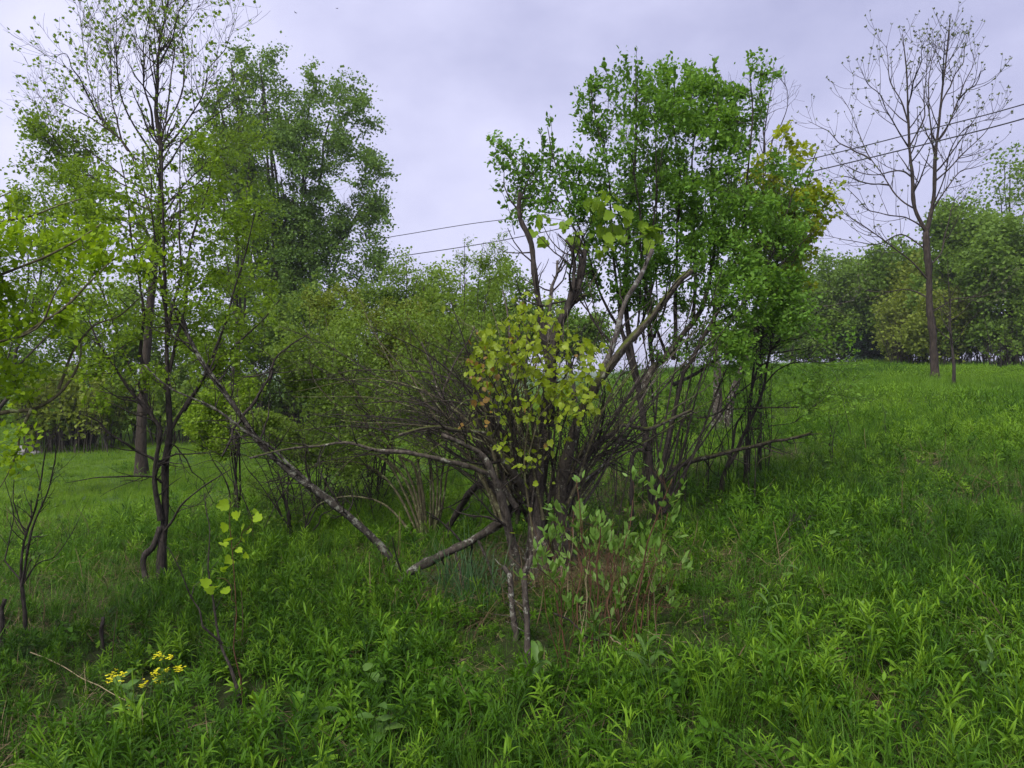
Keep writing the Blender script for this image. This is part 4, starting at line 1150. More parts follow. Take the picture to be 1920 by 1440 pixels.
# ---- 10 dark stemmed young tree on the left
Ye = ground_hit(297, 1092)
w = Wood('dark_stemmed_tree', 'dark stemmed young tree with two bent trunks and fine yellow green leaves', 'tree', foot(297, Ye), bark='bark_dark')
o = w.limb
o([(299, 1090), (303, 1020), (307, 960), (310, 870), (320, 813), (317, 713), (315, 570), (310, 480), (305, 350), (302, 260)], Ye, Ye + .2, .045, .005, 'trunk', True, sides=10)
o([(277, 1092), (267, 1053), (290, 1015), (301, 985)], Ye - .05, Ye - .02, .026, .024, 'trunk', True, sides=9)
o([(302, 975), (290, 897), (297, 813), (290, 790), (260, 747), (213, 680), (190, 647), (170, 600)], Ye - .02, Ye - .3, .026, .006)
o([(313, 872), (253, 840), (200, 807), (163, 773)], Ye, Ye - .4, .016, .006)
o([(312, 730), (273, 680), (267, 573), (250, 467), (237, 350), (228, 300)], Ye + .1, Ye + .4, .02, .004)
o([(320, 807), (347, 767), (407, 687), (457, 633), (493, 597), (530, 560)], Ye + .05, Ye + .4, .02, .005)
o([(345, 770), (390, 687), (423, 603), (440, 540), (460, 480), (480, 400)], Ye + .1, Ye + .1, .018, .004)
o([(317, 700), (345, 600), (353, 477), (370, 410), (393, 350), (400, 300)], Ye + .1, Ye + .5, .018, .004)
o([(315, 640), (333, 520), (333, 420), (335, 330), (340, 270)], Ye + .12, Ye + .2, .014, .004)
o([(314, 600), (295, 500), (285, 420), (278, 340), (270, 280)], Ye + .12, Ye - .1, .013, .004)
o([(305, 1000), (340, 950), (380, 915), (405, 895), (430, 880)], Ye, Ye - .3, .012, .004)
o([(303, 905), (285, 893), (210, 895), (120, 905)], Ye, Ye - .5, .010, .002)
o([(290, 790), (250, 700), (200, 560), (160, 460), (140, 400)], Ye - .1, Ye + .3, .014, .003)
o([(318, 830), (335, 840), (360, 880), (400, 940)], Ye, Ye + .2, .008, .002)
C, CR_, S, SR = crown(w, [(250, 440, 120, 110, Ye + .2), (380, 430, 95, 120, Ye + .3), (430, 580, 85, 80, Ye + .3), (190, 600, 80, 70, Ye - .1), (320, 330, 130, 60, Ye + .3), (170, 420, 60, 60, Ye + .2), (330, 560, 90, 90, Ye + .2), (220, 720, 70, 50, Ye - .2), (400, 700, 60, 40, Ye + .2)], 1700, step=.085, infl=.9, kill=.115, trop=(0, 0, .5), clump=.5, per=8, spr=3, slen=.16, sup=.45)
P, R = w.seeds(14, [3, 10, 11, 13, 2]); t1 = sprout(P, R, 60, .34, (30, 75), .1, .35, 6, .1, 1, rmin=.0018); t2 = sprout(*t1, 150, .14, (35, 75), .1, .35, 4, rmin=.0013); w.add_twigs(*t1); w.add_twigs(*t2)
w.build_twigs()
fr = cat_fr(leaves_on(S, 19000, .033, .5, .8, tiprise=.2, scat=.03, gap=.4, gapscale=3.0), leaves_on(C, 3000, .040, .5, .8, gap=.25, gapscale=1.7))
leaf_parts(w, fr, T_WIDE, tint_of(fr, 1.0), M['lf_left'], 300)

# ---- 11 bright leaved branches of a tree that stands just outside on the left
Yf = 3.5
bx = foot(-420, Yf)
w = Wood('bright_leaved_tree', 'overhanging boughs with large bright lime green leaves', 'tree', bx, bark='bark_olive', twig='bark_dark')
o = w.limb
w.limb3(np.array([bx, bx + [.05, .05, .8], bx + [.0, .1, 1.7], bx + [.15, .1, 2.9]]), .07, .02, 'trunk', .02, 10)
o([(-415, 900), (-200, 835), (-60, 785), (0, 777), (60, 766), (110, 730), (150, 680), (160, 640)], Yf, Yf + .1, .026, .004)
o([(-415, 750), (-180, 600), (-60, 540), (40, 500), (107, 472), (157, 447), (190, 425)], Yf, Yf - .1, .02, .003)
o([(-415, 620), (-150, 480), (0, 417), (67, 398), (110, 385), (150, 378)], Yf, Yf + .4, .018, .003)
o([(-415, 800), (-150, 690), (0, 643), (40, 630), (75, 605), (93, 560), (110, 520)], Yf, Yf - .2, .018, .003)
o([(40, 630), (120, 580), (177, 520), (217, 477), (267, 460), (292, 447)], Yf - .1, Yf - .05, .009, .002)
o([(110, 730), (140, 660), (180, 610), (230, 590), (290, 535)], Yf + .1, Yf + .2, .008, .002)
o([(-415, 560), (-120, 420), (0, 365), (30, 350)], Yf, Yf + .6, .014, .003)
o([(60, 766), (40, 820), (20, 870), (10, 920)], Yf + .05, Yf, .008, .002)
C, CR_, S, SR = crown(w, [(50, 470, 95, 55, Yf), (140, 480, 80, 55, Yf), (60, 580, 100, 60, Yf), (150, 590, 80, 50, Yf + .1), (15, 400, 50, 45, Yf + .3), (255, 465, 50, 22, Yf), (50, 680, 90, 40, Yf + .1), (30, 850, 45, 45, Yf), (-120, 520, 140, 140, Yf), (-100, 700, 130, 80, Yf), (-330, 420, 170, 150, Yf), (-400, 200, 170, 130, Yf), (-520, 420, 150, 150, Yf), (225, 545, 50, 22, Yf + .15)], 1350, step=.07, infl=.9, kill=.11, trop=(0, 0, .05), clump=.5, per=8, spr=1.6, slen=.10, rtip=.0016)
w.build_twigs()
fr = cat_fr(leaves_on(S, 19000, .031, .6, 1.2, tiprise=.15, scat=.045, gap=.15, gapscale=2.2), leaves_on(C, 2600, .036, .5, 1.2, tiprise=.1, gap=.2, gapscale=2.2))
leaf_parts(w, fr, T_WIDE, tint_of(fr, 2.0, .3, .45), M['lf_bright'], 300)

# ---- 12 bare thin shrub at the left edge, and stubs
Yq = ground_hit(38, 1207)
w = Wood('bare_shrub', 'bare thin stemmed shrub with forked dark stems at the meadow edge', 'shrub', foot(38, Yq), bark='bark_dark')
o = w.limb
o([(37, 1209), (41, 1110), (40, 1040), (47, 1000), (63, 955), (72, 900), (80, 860), (87, 830)], Yq, Yq + .1, .016, .003, 'stem', True, sides=7)
o([(40, 1100), (50, 1060), (60, 990), (85, 925), (105, 840), (108, 815)], Yq, Yq - .1, .010, .003, 'stem', sides=6)
o([(38, 1087), (15, 1055), (8, 1045), (14, 1010), (22, 960), (10, 900)], Yq, Yq + .1, .006, .002, 'stem', sides=6)
o([(48, 1000), (35, 975), (25, 930), (35, 880)], Yq + .05, Yq + .1, .005, .002, 'stem', sides=6)
o([(52, 1080), (64, 1060), (100, 1045), (125, 1020), (150, 980), (165, 950)], Yq, Yq + .3, .005, .0015, 'stem', sides=5)
P, R = w.seeds(12); t1 = sprout(P, R, 42, .24, (25, 60), .25, .25, 6, .3, 1, rmin=.0014); t2 = sprout(*t1, 60, .1, (30, 60), .2, .25, 4, rmin=.001); w.add_twigs(*t1); w.add_twigs(*t2); w.build_twigs()
fr = leaves_on(t2[0], 70, .035, .6, .8); leaf_parts(w, fr, T_OVAL, np.clip(rng.normal(.4, .2, len(fr[0])), 0, 1), M['lf_big'], 300)

for (pts, r0, lab) in (([(188, 1232), (190, 1190), (193, 1158)], .014, 'dark rotten stub standing in the grass above the yellow flowers'),
                       ([(4, 1228), (4, 1170), (10, 1125)], .018, 'thick dark stub at the very left edge of the grass'),
                       ([(108, 1200), (105, 1180), (103, 1165)], .009, 'small rusty brown stub between the two dark stubs')):
    Yp = ground_hit(*pts[0])
    w = Wood('stub', lab, 'stub', foot(pts[0][0], Yp), 'dead stubs in the grass', bark='bark_dark')
    w.limb(pts, Yp, Yp + .03, r0, r0 * .8, 'stem', True, rough=.5, wob=.004, n=14)
    P, R = w.seeds(8); t1 = sprout(P, R, 5, .07, (40, 80), .1, .3, 4, .6, 1, rmin=.001); w.add_twigs(*t1); w.build_twigs()

# ---- 13 forked sapling with a few fresh leaves
Yw = ground_hit(455, 1328)
w = Wood('forked_sapling', 'thin forked sapling with a few fresh lime leaves', 'sapling', foot(455, Yw), bark='bark_dark')
o = w.limb
o([(456, 1330), (437, 1260), (417, 1207), (403, 1147), (397, 1093), (388, 1000), (380, 955), (376, 920)], Yw, Yw + .2, .010, .002, 'stem', True, sides=7)
o([(417, 1207), (385, 1160), (357, 1123), (337, 1073), (307, 1027), (295, 1000)], Yw + .05, Yw - .1, .006, .0015, 'stem', sides=6)
o([(357, 1123), (370, 1085), (390, 1040)], Yw, Yw + .1, .003, .001, 'stem', sides=5)
o([(452, 1300), (445, 1230), (443, 1130), (437, 1030), (432, 975), (436, 945)], Yw, Yw + .05, .005, .0015, 'stem', True, sides=5, mat=M['cane_red'])
o([(437, 1030), (455, 1000), (478, 965)], Yw + .04, Yw, .0025, .001, 'stem', sides=5, mat=M['cane_red'])
o([(443, 1130), (430, 1090), (405, 1085)], Yw + .03, Yw, .0025, .001, 'stem', sides=5, mat=M['cane_red'])
P, R = w.seeds(10); t1 = sprout(P, R, 16, .12, (30, 60), .2, .3, 5, .3, 1, rmin=.001); w.add_twigs(*t1); w.build_twigs()
lp = [(423, 982), (458, 983), (418, 1018), (452, 1012), (433, 1048), (462, 1046), (413, 1068), (392, 1097), (408, 1100), (420, 1113), (484, 977), (474, 957), (437, 1010), (445, 1030), (428, 945), (440, 960), (400, 1108), (466, 1000), (480, 1310), (428, 1062), (450, 965)]
pos = at([a for a, b in lp], [b for a, b in lp], Yw + .03 + rng.normal(0, .03, len(lp)))
n = len(pos)
fr = leaf_frames(pos, nrm(rng.normal(0, .8, (n, 3)) + np.array([0, -.2, -.35])), nrm(rng.normal(0, .5, (n, 3)) + np.array([0, -.5, .8])), .050 * rng.uniform(.7, 1.3, n))
leaf_parts(w, fr, T_GRAPE, np.clip(rng.normal(.5, .2, n), 0, 1), M['lf_bright'], 300)

# ---- 14 arching cane bush behind the old tree
Yg = ground_hit(802, 1012)
w = Wood('arching_cane_bush', 'bush of arching brown canes rising from one root in the grass', 'bush', foot(802, Yg), bark='bark_olive', twig='bark_dark')
for pts in ([(800, 1008), (790, 900), (775, 800), (740, 700), (700, 620), (680, 560)], [(796, 1008), (765, 930), (730, 870), (690, 850), (640, 880), (600, 930)], [(803, 1008), (806, 900), (800, 800), (775, 700), (770, 600)],
            [(810, 1008), (822, 900), (815, 810), (830, 700), (850, 600)], [(795, 1008), (770, 900), (715, 800), (655, 720), (592, 650), (570, 600)], [(806, 1008), (812, 910), (795, 830), (755, 745), (720, 690)],
            [(792, 1008), (745, 925), (700, 880), (640, 868), (560, 880), (500, 900)], [(798, 1008), (780, 885), (755, 860), (707, 817), (660, 780), (622, 747), (592, 712), (582, 660), (580, 575)], [(800, 1008), (760, 900), (700, 835), (675, 772), (660, 722), (635, 667), (620, 635), (610, 590)],
            [(812, 1008), (840, 900), (850, 800), (880, 720), (920, 660)], [(808, 1008), (830, 880), (845, 760), (842, 697), (870, 645)], [(790, 1012), (735, 960), (680, 930), (610, 940), (560, 980)]):
    y1 = Yg + rng.uniform(-.6, .8)
    w.limb(pts, Yg, y1, rng.uniform(.014, .022), .003, 'cane', True, sides=6, rough=.12)
P, R = w.seeds(18)
A1, R1 = sprout(P, R, 210, .5, (25, 65), .2, .3, 8, .3, 1, rmin=.0018)
A2, R2 = sprout(A1, R1, 620, .22, (30, 65), .2, .3, 5, rmin=.0013)
w.add_twigs(A1, R1); w.add_twigs(A2, R2); w.build_twigs()
up = A2[A2[:, -1, 2] > .75]
fr = leaves_on(up, 13000, .034, .5, .8, scat=.04, gap=.28, gapscale=1.5)
leaf_parts(w, fr, T_FARW, tint_of(fr, 1.5), M['lf_mid'], 0)

# ---- 15 fine leaved shrubs that fill the middle distance behind the leaning trunk
def thicket(name, lab, cx, cy, Y, blobs, mat, nst=7, nleaf=9000, ls=.036, nattr=700, step=.11, bark='bark_dark', group='fine leaved shrubs behind the leaning trunk', gap=.3, spread=120, tpl=None, wide=(.008, .016), spr=2.2):
    w = Wood(name, lab, 'shrub', foot(cx, Y), group, bark=bark)
    for q in range(nst):
        b = blobs[q % len(blobs)]
        tx = b[0] + rng.uniform(-.6, .6) * b[2]; ty_ = b[1] + rng.uniform(-.5, .3) * b[3]
        g0 = foot(cx, Y); gy_ = 720 - (g0[2] - CAM[2]) / Y * F - 30
        x0 = cx + rng.uniform(-12, 12)
        w.limb([(x0, gy_), (x0 + (tx - x0) * .25 + rng.uniform(-9, 9), gy_ + (ty_ - gy_) * .4), (x0 + (tx - x0) * .65 + rng.uniform(-12, 12), gy_ + (ty_ - gy_) * .75), (tx, ty_)], Y + rng.uniform(-.1, .1), b[4] + rng.uniform(-.3, .3), rng.uniform(*wide), .003, 'stem', True, sides=6, rough=.12)
    C, CR_, S, SR = crown(w, blobs, nattr, step=step, infl=1.3, kill=step * 1.7, trop=(0, 0, .25), spr=spr, slen=.2, rtip=.0018)
    w.build_twigs()
    fr = cat_fr(leaves_on(S, int(nleaf * 1.1), ls, .5, .8, scat=.04, gap=gap, gapscale=1.4), leaves_on(C, int(nleaf * .4), ls, .5, .8, scat=.04, gap=gap, gapscale=1.4))
    leaf_parts(w, fr, tpl or T_FARW, tint_of(fr, 1.1), M[mat], 0)
    return w
thicket('thicket_shrub', 'fresh green rounded shrub just right of the leaning trunk', 590, 0, 8.6, [(560, 690, 90, 70, 8.4), (640, 720, 80, 60, 8.7), (500, 760, 70, 60, 8.4), (600, 800, 110, 60, 8.5), (660, 640, 60, 50, 8.9)], 'lf_mid', 9, 17000, .038)
thicket('thicket_shrub', 'tallest olive tinted shrub above the arching canes', 700, 0, 9.6, [(700, 620, 100, 60, 9.6), (780, 640, 70, 70, 9.6), (640, 590, 60, 50, 9.6), (730, 720, 110, 70, 9.5), (820, 700, 60, 70, 9.5)], 'lf_farwarm', 9, 15000, .036, gap=.36)
thicket('thicket_shrub', 'twiggy low shrub in the shade under the leaning trunk', 560, 0, 7.4, [(540, 880, 80, 60, 7.4), (470, 840, 60, 50, 7.4), (600, 940, 70, 40, 7.4), (640, 880, 70, 50, 7.5)], 'lf_mid', 10, 4000, .034, gap=.42, spr=3.2)
thicket('thicket_shrub', 'sparse yellowish shrub behind the dark stemmed young tree', 440, 0, 9.0, [(440, 700, 70, 70, 9.0), (400, 800, 60, 50, 9.0), (480, 620, 60, 60, 9.2), (380, 640, 50, 60, 9.2)], 'lf_left', 8, 9000, .038, gap=.33)
thicket('thicket_shrub', 'upright narrow leaved shrub left of the broken snags', 900, 0, 8.8, [(900, 520, 60, 60, 8.8), (860, 600, 70, 60, 8.8), (940, 580, 60, 60, 8.9), (880, 690, 70, 60, 8.8), (866, 450, 10, 30, 8.6), (905, 460, 10, 24, 8.6)], 'lf_mid', 9, 10000, .042, gap=.3, tpl=T_NARROW)

# ---- 16 tangle of bare arching twigs low behind the leaning trunk
Yz = ground_hit(600, 985)
w = Wood('twig_tangle', 'low tangle of bare arching twigs between the leaning trunk and the cane bush', 'brush', foot(600, Yz), bark='bark_dark')
for q in range(26):
    x0 = rng.uniform(470, 740); x1 = x0 + rng.choice([-1, 1]) * rng.uniform(60, 190); top = rng.uniform(800, 930)
    y0 = Yz + rng.uniform(-.5, .8); g_ = 720 - (foot(x0, y0)[2] - CAM[2]) / y0 * F - 30
    w.limb([(x0, g_), (x0 * .8 + x1 * .2, (g_ + top) / 2), (x0 * .5 + x1 * .5, top), (x1, top + rng.uniform(0, 70))], y0, y0 + rng.uniform(-.5, .5), rng.uniform(.005, .011), .002, 'twig', True, sides=5, rough=.1)
P, R = w.seeds(14)
t1 = sprout(P, R, 330, .34, (30, 80), .1, .35, 7, .2, 1, rmin=.0018); t2 = sprout(*t1, 620, .16, (30, 80), .1, .4, 5, rmin=.0013)
w.add_twigs(*t1); w.add_twigs(*t2); w.build_twigs()
fr = leaves_on(t2[0], 900, .03, .5, .8, gap=.4, gapscale=2); leaf_parts(w, fr, T_FARW, tint_of(fr, 1.5), M['lf_mid'], 0)

# ---- 17 thin leafy shoots that fill the space between the tree stems
Yo = Yb + .9
w = Wood('shoot_thicket', 'thicket of thin upright leafy shoots among and behind the stems of the leafy tree', 'shrub', foot(1290, Yo), bark='bark_dark')
for q in range(38):
    x0 = rng.uniform(1130, 1450); y0 = Yo + rng.uniform(-.6, 1.2); x1 = x0 + rng.normal(15, 40)
    g_ = 720 - (foot(x0, y0)[2] - CAM[2]) / y0 * F - 30; t_ = rng.uniform(560, 760)
    w.limb([(x0, g_), (x0 * .8 + x1 * .2 + rng.uniform(-5, 5), g_ * .65 + t_ * .35), (x0 * .4 + x1 * .6 + rng.uniform(-8, 8), g_ * .3 + t_ * .7), (x1, t_)], y0, y0 + rng.uniform(-.3, .3), rng.uniform(.005, .010), .002, 'stem', True, sides=5, rough=.1)
P, R = w.seeds(14)
t1 = sprout(P, R, 330, .36, (25, 65), .35, .3, 7, .25, 1, rmin=.0018); t2 = sprout(*t1, 800, .17, (30, 70), .25, .35, 5, rmin=.0013)
w.add_twigs(*t1); w.add_twigs(*t2); w.build_twigs()
fr = cat_fr(leaves_on(t2[0], 4600, .040, .5, .8, scat=.02, gap=.42, gapscale=2.2), leaves_on(t1[0], 1200, .040, .5, .8, gap=.42, gapscale=2.2)); leaf_parts(w, fr, T_OVAL, tint_of(fr, 1.5), M['lf_apple'], 150)

# ------------------------------------------------------------------ trees farther off
def gpx(px, Y):
    g = foot(px, Y)
    return 720 - (g[2] - CAM[2]) / Y * F - 30          # near enough: photograph row of the ground there

def bg_tree(name, lab, cat, px, Y, blobs, mat, group=None, r0=.14, nattr=420, step=.35, nleaf=9000, ls=.11, bark='bark_far', gap=.3, lean=0, limbs=5, spr=2.2, slen=.5, tpl=None, trunk_top=.75, rtip=.006, gapscale=.6, tclump=.5, fork=.35, per=9, clump=.42):
    w = Wood(name, lab, cat, foot(px, Y), group, bark=bark)
    g = gpx(px, Y)
    ax = sum(b[0] * b[2] * b[3] for b in blobs) / sum(b[2] * b[3] for b in blobs)
    top = min(b[1] - .6 * b[3] for b in blobs)
    ty_ = g + (top - g) * trunk_top
    w.limb([(px, g), (px + (ax - px) * .2 + lean, g + (ty_ - g) * .33), (px + (ax - px) * .6, g + (ty_ - g) * .66), (ax, ty_)], Y, Y, r0, r0 * .25, 'trunk', True, sides=9, wob=.05, cap=False)
    P = w.lp[0]
    for q in range(limbs):
        b = blobs[q % len(blobs)]
        f = fork + (1 - fork) * .75 * rng.random(); S = P[int(f * (len(P) - 1))]
        E = at(b[0] + rng.uniform(-.6, .6) * b[2], b[1] + rng.uniform(-.6, .2) * b[3], b[4] + rng.uniform(-.5, .5) * b[2] / F * Y)
        mid = S * .5 + E * .5 + np.array([0, 0, -.10 * np.linalg.norm(E - S)])
        w.limb3(np.array([S, mid, E]), r0 * .42 * (1 - .4 * f), r0 * .1, 'limb', .05, 6, False, n=12)
    C, CR_, S, SR = crown(w, blobs, nattr, step=step, infl=step * 9, kill=step * 1.6, trop=(0, 0, .25), spr=spr, slen=slen, rtip=rtip, rmin=rtip * .5, per=per, clump=clump)
    w.build_twigs()
    if nleaf:
        fr = cat_fr(leaves_on(S, int(nleaf * 1.28), ls * .82, .5, .8, scat=ls * 1.3, gap=gap, gapscale=gapscale), leaves_on(C, int(nleaf * .4), ls * .82, .5, .8, scat=ls * 1.3, gap=gap, gapscale=gapscale))
        leaf_parts(w, fr, tpl or T_FARW, tint_of(fr, gapscale, .22, .5, tclump), M[mat], 0, rest_name='crown')
    return w

# tall sparse tree on the left that runs out of the top of the picture
Yx = ground_hit(262, 893)
w = Wood('budding_tall_tree', 'very tall thinly leafed tree reaching out of the top of the view', 'tree', foot(262, Yx), bark='bark_bare')
o = w.limb
o([(262, 893), (265, 780), (275, 650), (287, 500), (296, 380), (297, 287), (290, 213), (295, 160), (302, 83), (317, 0), (322, -60)], Yx, Yx, .14, .008, 'trunk', True, sides=10, wob=.03)
for pts in ([(292, 430), (262, 340), (240, 283), (197, 227), (167, 150), (153, 67), (158, 10)], [(240, 283), (200, 240), (133, 200), (85, 180)], [(260, 350), (190, 300), (120, 250), (85, 240)], [(290, 400), (170, 330), (100, 260), (80, 190)], [(288, 250), (275, 160), (270, 83), (277, -10)],
            [(297, 300), (312, 230), (337, 167), (347, 67), (372, 10)], [(300, 290), (377, 187), (400, 130), (437, 47)], [(296, 330), (350, 260), (410, 210), (450, 180)], [(280, 280), (235, 200), (222, 110), (220, 20)], [(255, 300), (215, 215), (205, 130), (212, 50)],
            [(292, 420), (360, 330), (420, 280), (470, 260)], [(294, 380), (200, 330), (120, 320), (80, 245)], [(285, 480), (230, 420), (150, 380), (110, 330)], [(300, 120), (330, 60), (345, 0), (352, -30)], [(310, 230), (322, 120), (330, 40), (335, -20)], [(285, 470), (350, 420), (430, 360)], [(190, 225), (150, 150), (120, 100), (95, 110)]):
    o(pts, Yx + rng.uniform(-.2, .2), Yx + rng.uniform(-1.6, 1.6), .026, .005, 'limb', sides=6, wob=.03)
P, R = w.seeds(18)
A1, R1 = sprout(P, R, 360, 1.2, (25, 55), .5, .25, 8, .35, 1, rmin=.005, rmul=.6)
A2, R2 = sprout(A1, R1, 1500, .55, (25, 60), .4, .3, 6, .1, 1, rmin=.0038)
w.add_twigs(A1, R1); w.add_twigs(A2, R2); w.build_twigs()
zb = at(0, 230, Yx)[2]
hi = rng.random(len(A2)) < np.interp(A2[:, -1, 2], [zb - 2.5, zb + .5], [1, .75])
lo = A2[A2[:, -1, 2] < zb + .3]
fr = cat_fr(leaves_on(A2[hi], 3200, .085, .6, .6, scat=.04), leaves_on(lo, 6500, .08, .5, .7, scat=.12, gap=.42, gapscale=1.6))
leaf_parts(w, fr, T_FARW, tint_of(fr, .8, .3, .4), M['lf_left'], 0, rest_name='crown')

# big full crowned tree behind it
bg_tree('big_broad_tree', 'big full crowned green tree standing behind the bushes', 'tree', 545, 27, [(430, 200, 45, 70, 27), (420, 330, 60, 80, 27), (455, 120, 40, 45, 27), (485, 160, 55, 65, 27), (560, 200, 40, 60, 27), (640, 220, 65, 70, 27), (480, 270, 85, 85, 27), (590, 330, 130, 80, 27), (670, 370, 65, 65, 27), (500, 400, 100, 80, 27), (620, 450, 110, 60, 27), (520, 520, 100, 80, 27), (660, 520, 70, 50, 27), (570, 570, 120, 45, 27), (450, 500, 60, 70, 27), (490, 120, 45, 35, 27), (545, 300, 90, 90, 27), (700, 400, 40, 60, 27)],
        'lf_big', None, .26, 2500, .38, 66000, .125, gap=.37, limbs=22, spr=2.6, slen=.7, fork=.15, trunk_top=.6, per=5, clump=.6, gapscale=2.6)

# the bare tree on the right
Yr = ground_hit(1753, 713)
w = Wood('bare_tree', 'tall forked tree with bare branches and tiny buds on the right slope', 'tree', foot(1753, Yr), bark='bark_bare')
o = w.limb
k_ = Yr / F
o([(1754, 712), (1750, 640), (1746, 600), (1742, 520), (1738, 470), (1737, 433)], Yr, Yr, 7.5 * k_, 5.5 * k_, 'trunk', True, sides=12, wob=.02, rough=.3)
L1 = [[(1737, 436), (1715, 390), (1711, 333), (1705, 277), (1703, 217), (1702, 180), (1699, 130), (1693, 66)], [(1737, 436), (1745, 393), (1752, 340), (1757, 267), (1762, 213), (1768, 160), (1776, 110), (1783, 28)]]
for pts in L1: o(pts, Yr, Yr + rng.uniform(-.8, .8), 4.2 * k_, .7 * k_, 'limb', sides=8, wob=.02)
for pts in ([(1716, 392), (1693, 377), (1667, 347), (1633, 300), (1620, 273), (1605, 233), (1597, 210), (1578, 182)], [(1633, 300), (1620, 290), (1587, 277), (1547, 247), (1515, 226)], [(1704, 277), (1683, 247), (1663, 210), (1647, 177), (1627, 160), (1613, 128)],
            [(1757, 267), (1777, 240), (1797, 187), (1813, 150), (1834, 100)], [(1797, 187), (1822, 165), (1848, 124)], [(1753, 340), (1783, 313), (1813, 283), (1847, 250), (1873, 205)], [(1747, 397), (1770, 360), (1800, 323), (1827, 315), (1857, 305)], [(1757, 267), (1747, 250), (1743, 200), (1743, 150), (1753, 83)],
            [(1741, 525), (1697, 480), (1637, 437), (1593, 403), (1570, 380), (1553, 362)], [(1762, 213), (1775, 170), (1800, 120), (1812, 68)], [(1768, 160), (1768, 110), (1772, 66)], [(1702, 200), (1715, 150), (1728, 110), (1732, 75)], [(1703, 230), (1690, 190), (1668, 150), (1662, 85)], [(1705, 277), (1728, 230), (1735, 160), (1740, 85)],
            [(1711, 333), (1690, 320), (1640, 330), (1600, 320), (1570, 300)], [(1740, 470), (1690, 440), (1640, 460), (1590, 450), (1550, 440)], [(1745, 393), (1765, 350), (1790, 260), (1830, 230), (1880, 225)], [(1742, 500), (1765, 470), (1775, 430), (1790, 380), (1812, 350)], [(1743, 560), (1700, 545), (1650, 545), (1600, 540)], [(1746, 585), (1800, 560), (1850, 555), (1890, 540)],
            [(1667, 347), (1640, 345), (1590, 330), (1560, 335)], [(1739, 450), (1720, 420), (1650, 400), (1620, 390), (1590, 350)]):
    o(pts, Yr, Yr + rng.uniform(-2.2, 2.2), 1.7 * k_, .45 * k_, 'limb', sides=6, wob=.03, rough=.1)
P, R = w.seeds(18); P, R = P[1:], R[1:]
A1, R1 = sprout(P, R, 240, 1.2, (30, 55), .65, .15, 8, .2, 1, rmin=.0065, rmul=.65)
A2, R2 = sprout(A1, R1, 330, .5, (30, 60), .6, .18, 6, .15, 1, rmin=.0055)
w.add_twigs(A1, R1); w.add_twigs(A2, R2); w.build_twigs()
# buds and first leaf tufts at the twig tips
E = np.concatenate([A1[:, -1], A2[:, -1]]); Dt = np.concatenate([A1[:, -1] - A1[:, -2], A2[:, -1] - A2[:, -2]])
k = rng.choice(len(E), min(640, len(E)), False); E = np.repeat(E[k], 4, 0); Dt = np.repeat(nrm(Dt[k]), 4, 0)
fr = leaf_frames(E, nrm(Dt * .6 + rng.normal(0, .6, E.shape)), nrm(rng.normal(0, 1, E.shape)), .075 * rng.uniform(.5, 1.2, len(E)))
leaf_parts(w, fr, T_FAR, np.clip(rng.normal(.4, .2, len(E)), 0, 1), M['lf_bud'], 0, rest_name='buds')

# treeline at the top of the slope
G = 'trees along the far edge of the meadow'
def tl(lab, px, Y, blobs, mat, **k):
    d = dict(r0=.16, nattr=420, step=.42, nleaf=13000, ls=.19, limbs=5, slen=.7, rtip=.009, gap=.22, gapscale=.5)
    d.update(k)
    return bg_tree('edge_tree', lab, 'tree', px, Y, [(a, b, c, e_, Y) for a, b, c, e_ in blobs], mat, G, **d)
tl('bluish green rounded tree closing the meadow beside the leaning shrub', 1560, 40, [(1550, 540, 60, 60), (1580, 600, 70, 60), (1530, 610, 60, 60)], 'lf_far')
tl('taller mid green tree directly left of the bare tree', 1665, 38, [(1690, 490, 55, 40), (1650, 530, 60, 50), (1680, 580, 60, 50)], 'lf_far')
tl('dark evergreen bush in the gap of the far edge', 1650, 39, [(1645, 620, 35, 60), (1625, 640, 30, 45)], 'lf_dark', nleaf=9000, trunk_top=.5)
tl('pale yellow green tree between the dark evergreen and the bare tree', 1700, 36, [(1690, 600, 40, 40), (1720, 540, 40, 40), (1690, 650, 40, 30)], 'lf_farwarm', nleaf=8000)
tl('tree with light green crown just right of the bare trunk', 1790, 34, [(1800, 430, 60, 45), (1770, 500, 45, 60), (1830, 500, 60, 60), (1790, 580, 60, 50)], 'lf_far', nleaf=16000)
tl('large green tree rising highest at the right edge of the view', 1890, 31, [(1895, 450, 50, 50), (1860, 520, 70, 60), (1920, 520, 60, 80), (1900, 600, 60, 40)], 'lf_far', nleaf=18000)
tl('warm green young tree in front of the bare trunk row', 1755, 33, [(1765, 590, 45, 40), (1740, 630, 40, 30), (1800, 610, 40, 30)], 'lf_farwarm', nleaf=7000)
tl('thin topped tree sticking up behind the right edge', 1905, 36, [(1900, 300, 30, 40), (1880, 350, 40, 40), (1925, 330, 40, 60), (1840, 400, 40, 40)], 'lf_far', nleaf=900, gap=.4)
tl('wide green tree beyond the right edge of the view', 2010, 32, [(2010, 500, 90, 80), (2000, 580, 90, 70)], 'lf_far')
tl('low green tree left of the rounded bluish tree', 1490, 43, [(1490, 600, 50, 50), (1460, 630, 50, 40), (1510, 560, 36, 40)], 'lf_far', nleaf=9000)
tl('small distant tree seen between the leafy stems', 1420, 46, [(1420, 630, 40, 36), (1380, 650, 36, 26)], 'lf_farwarm', nleaf=6000, nattr=200)
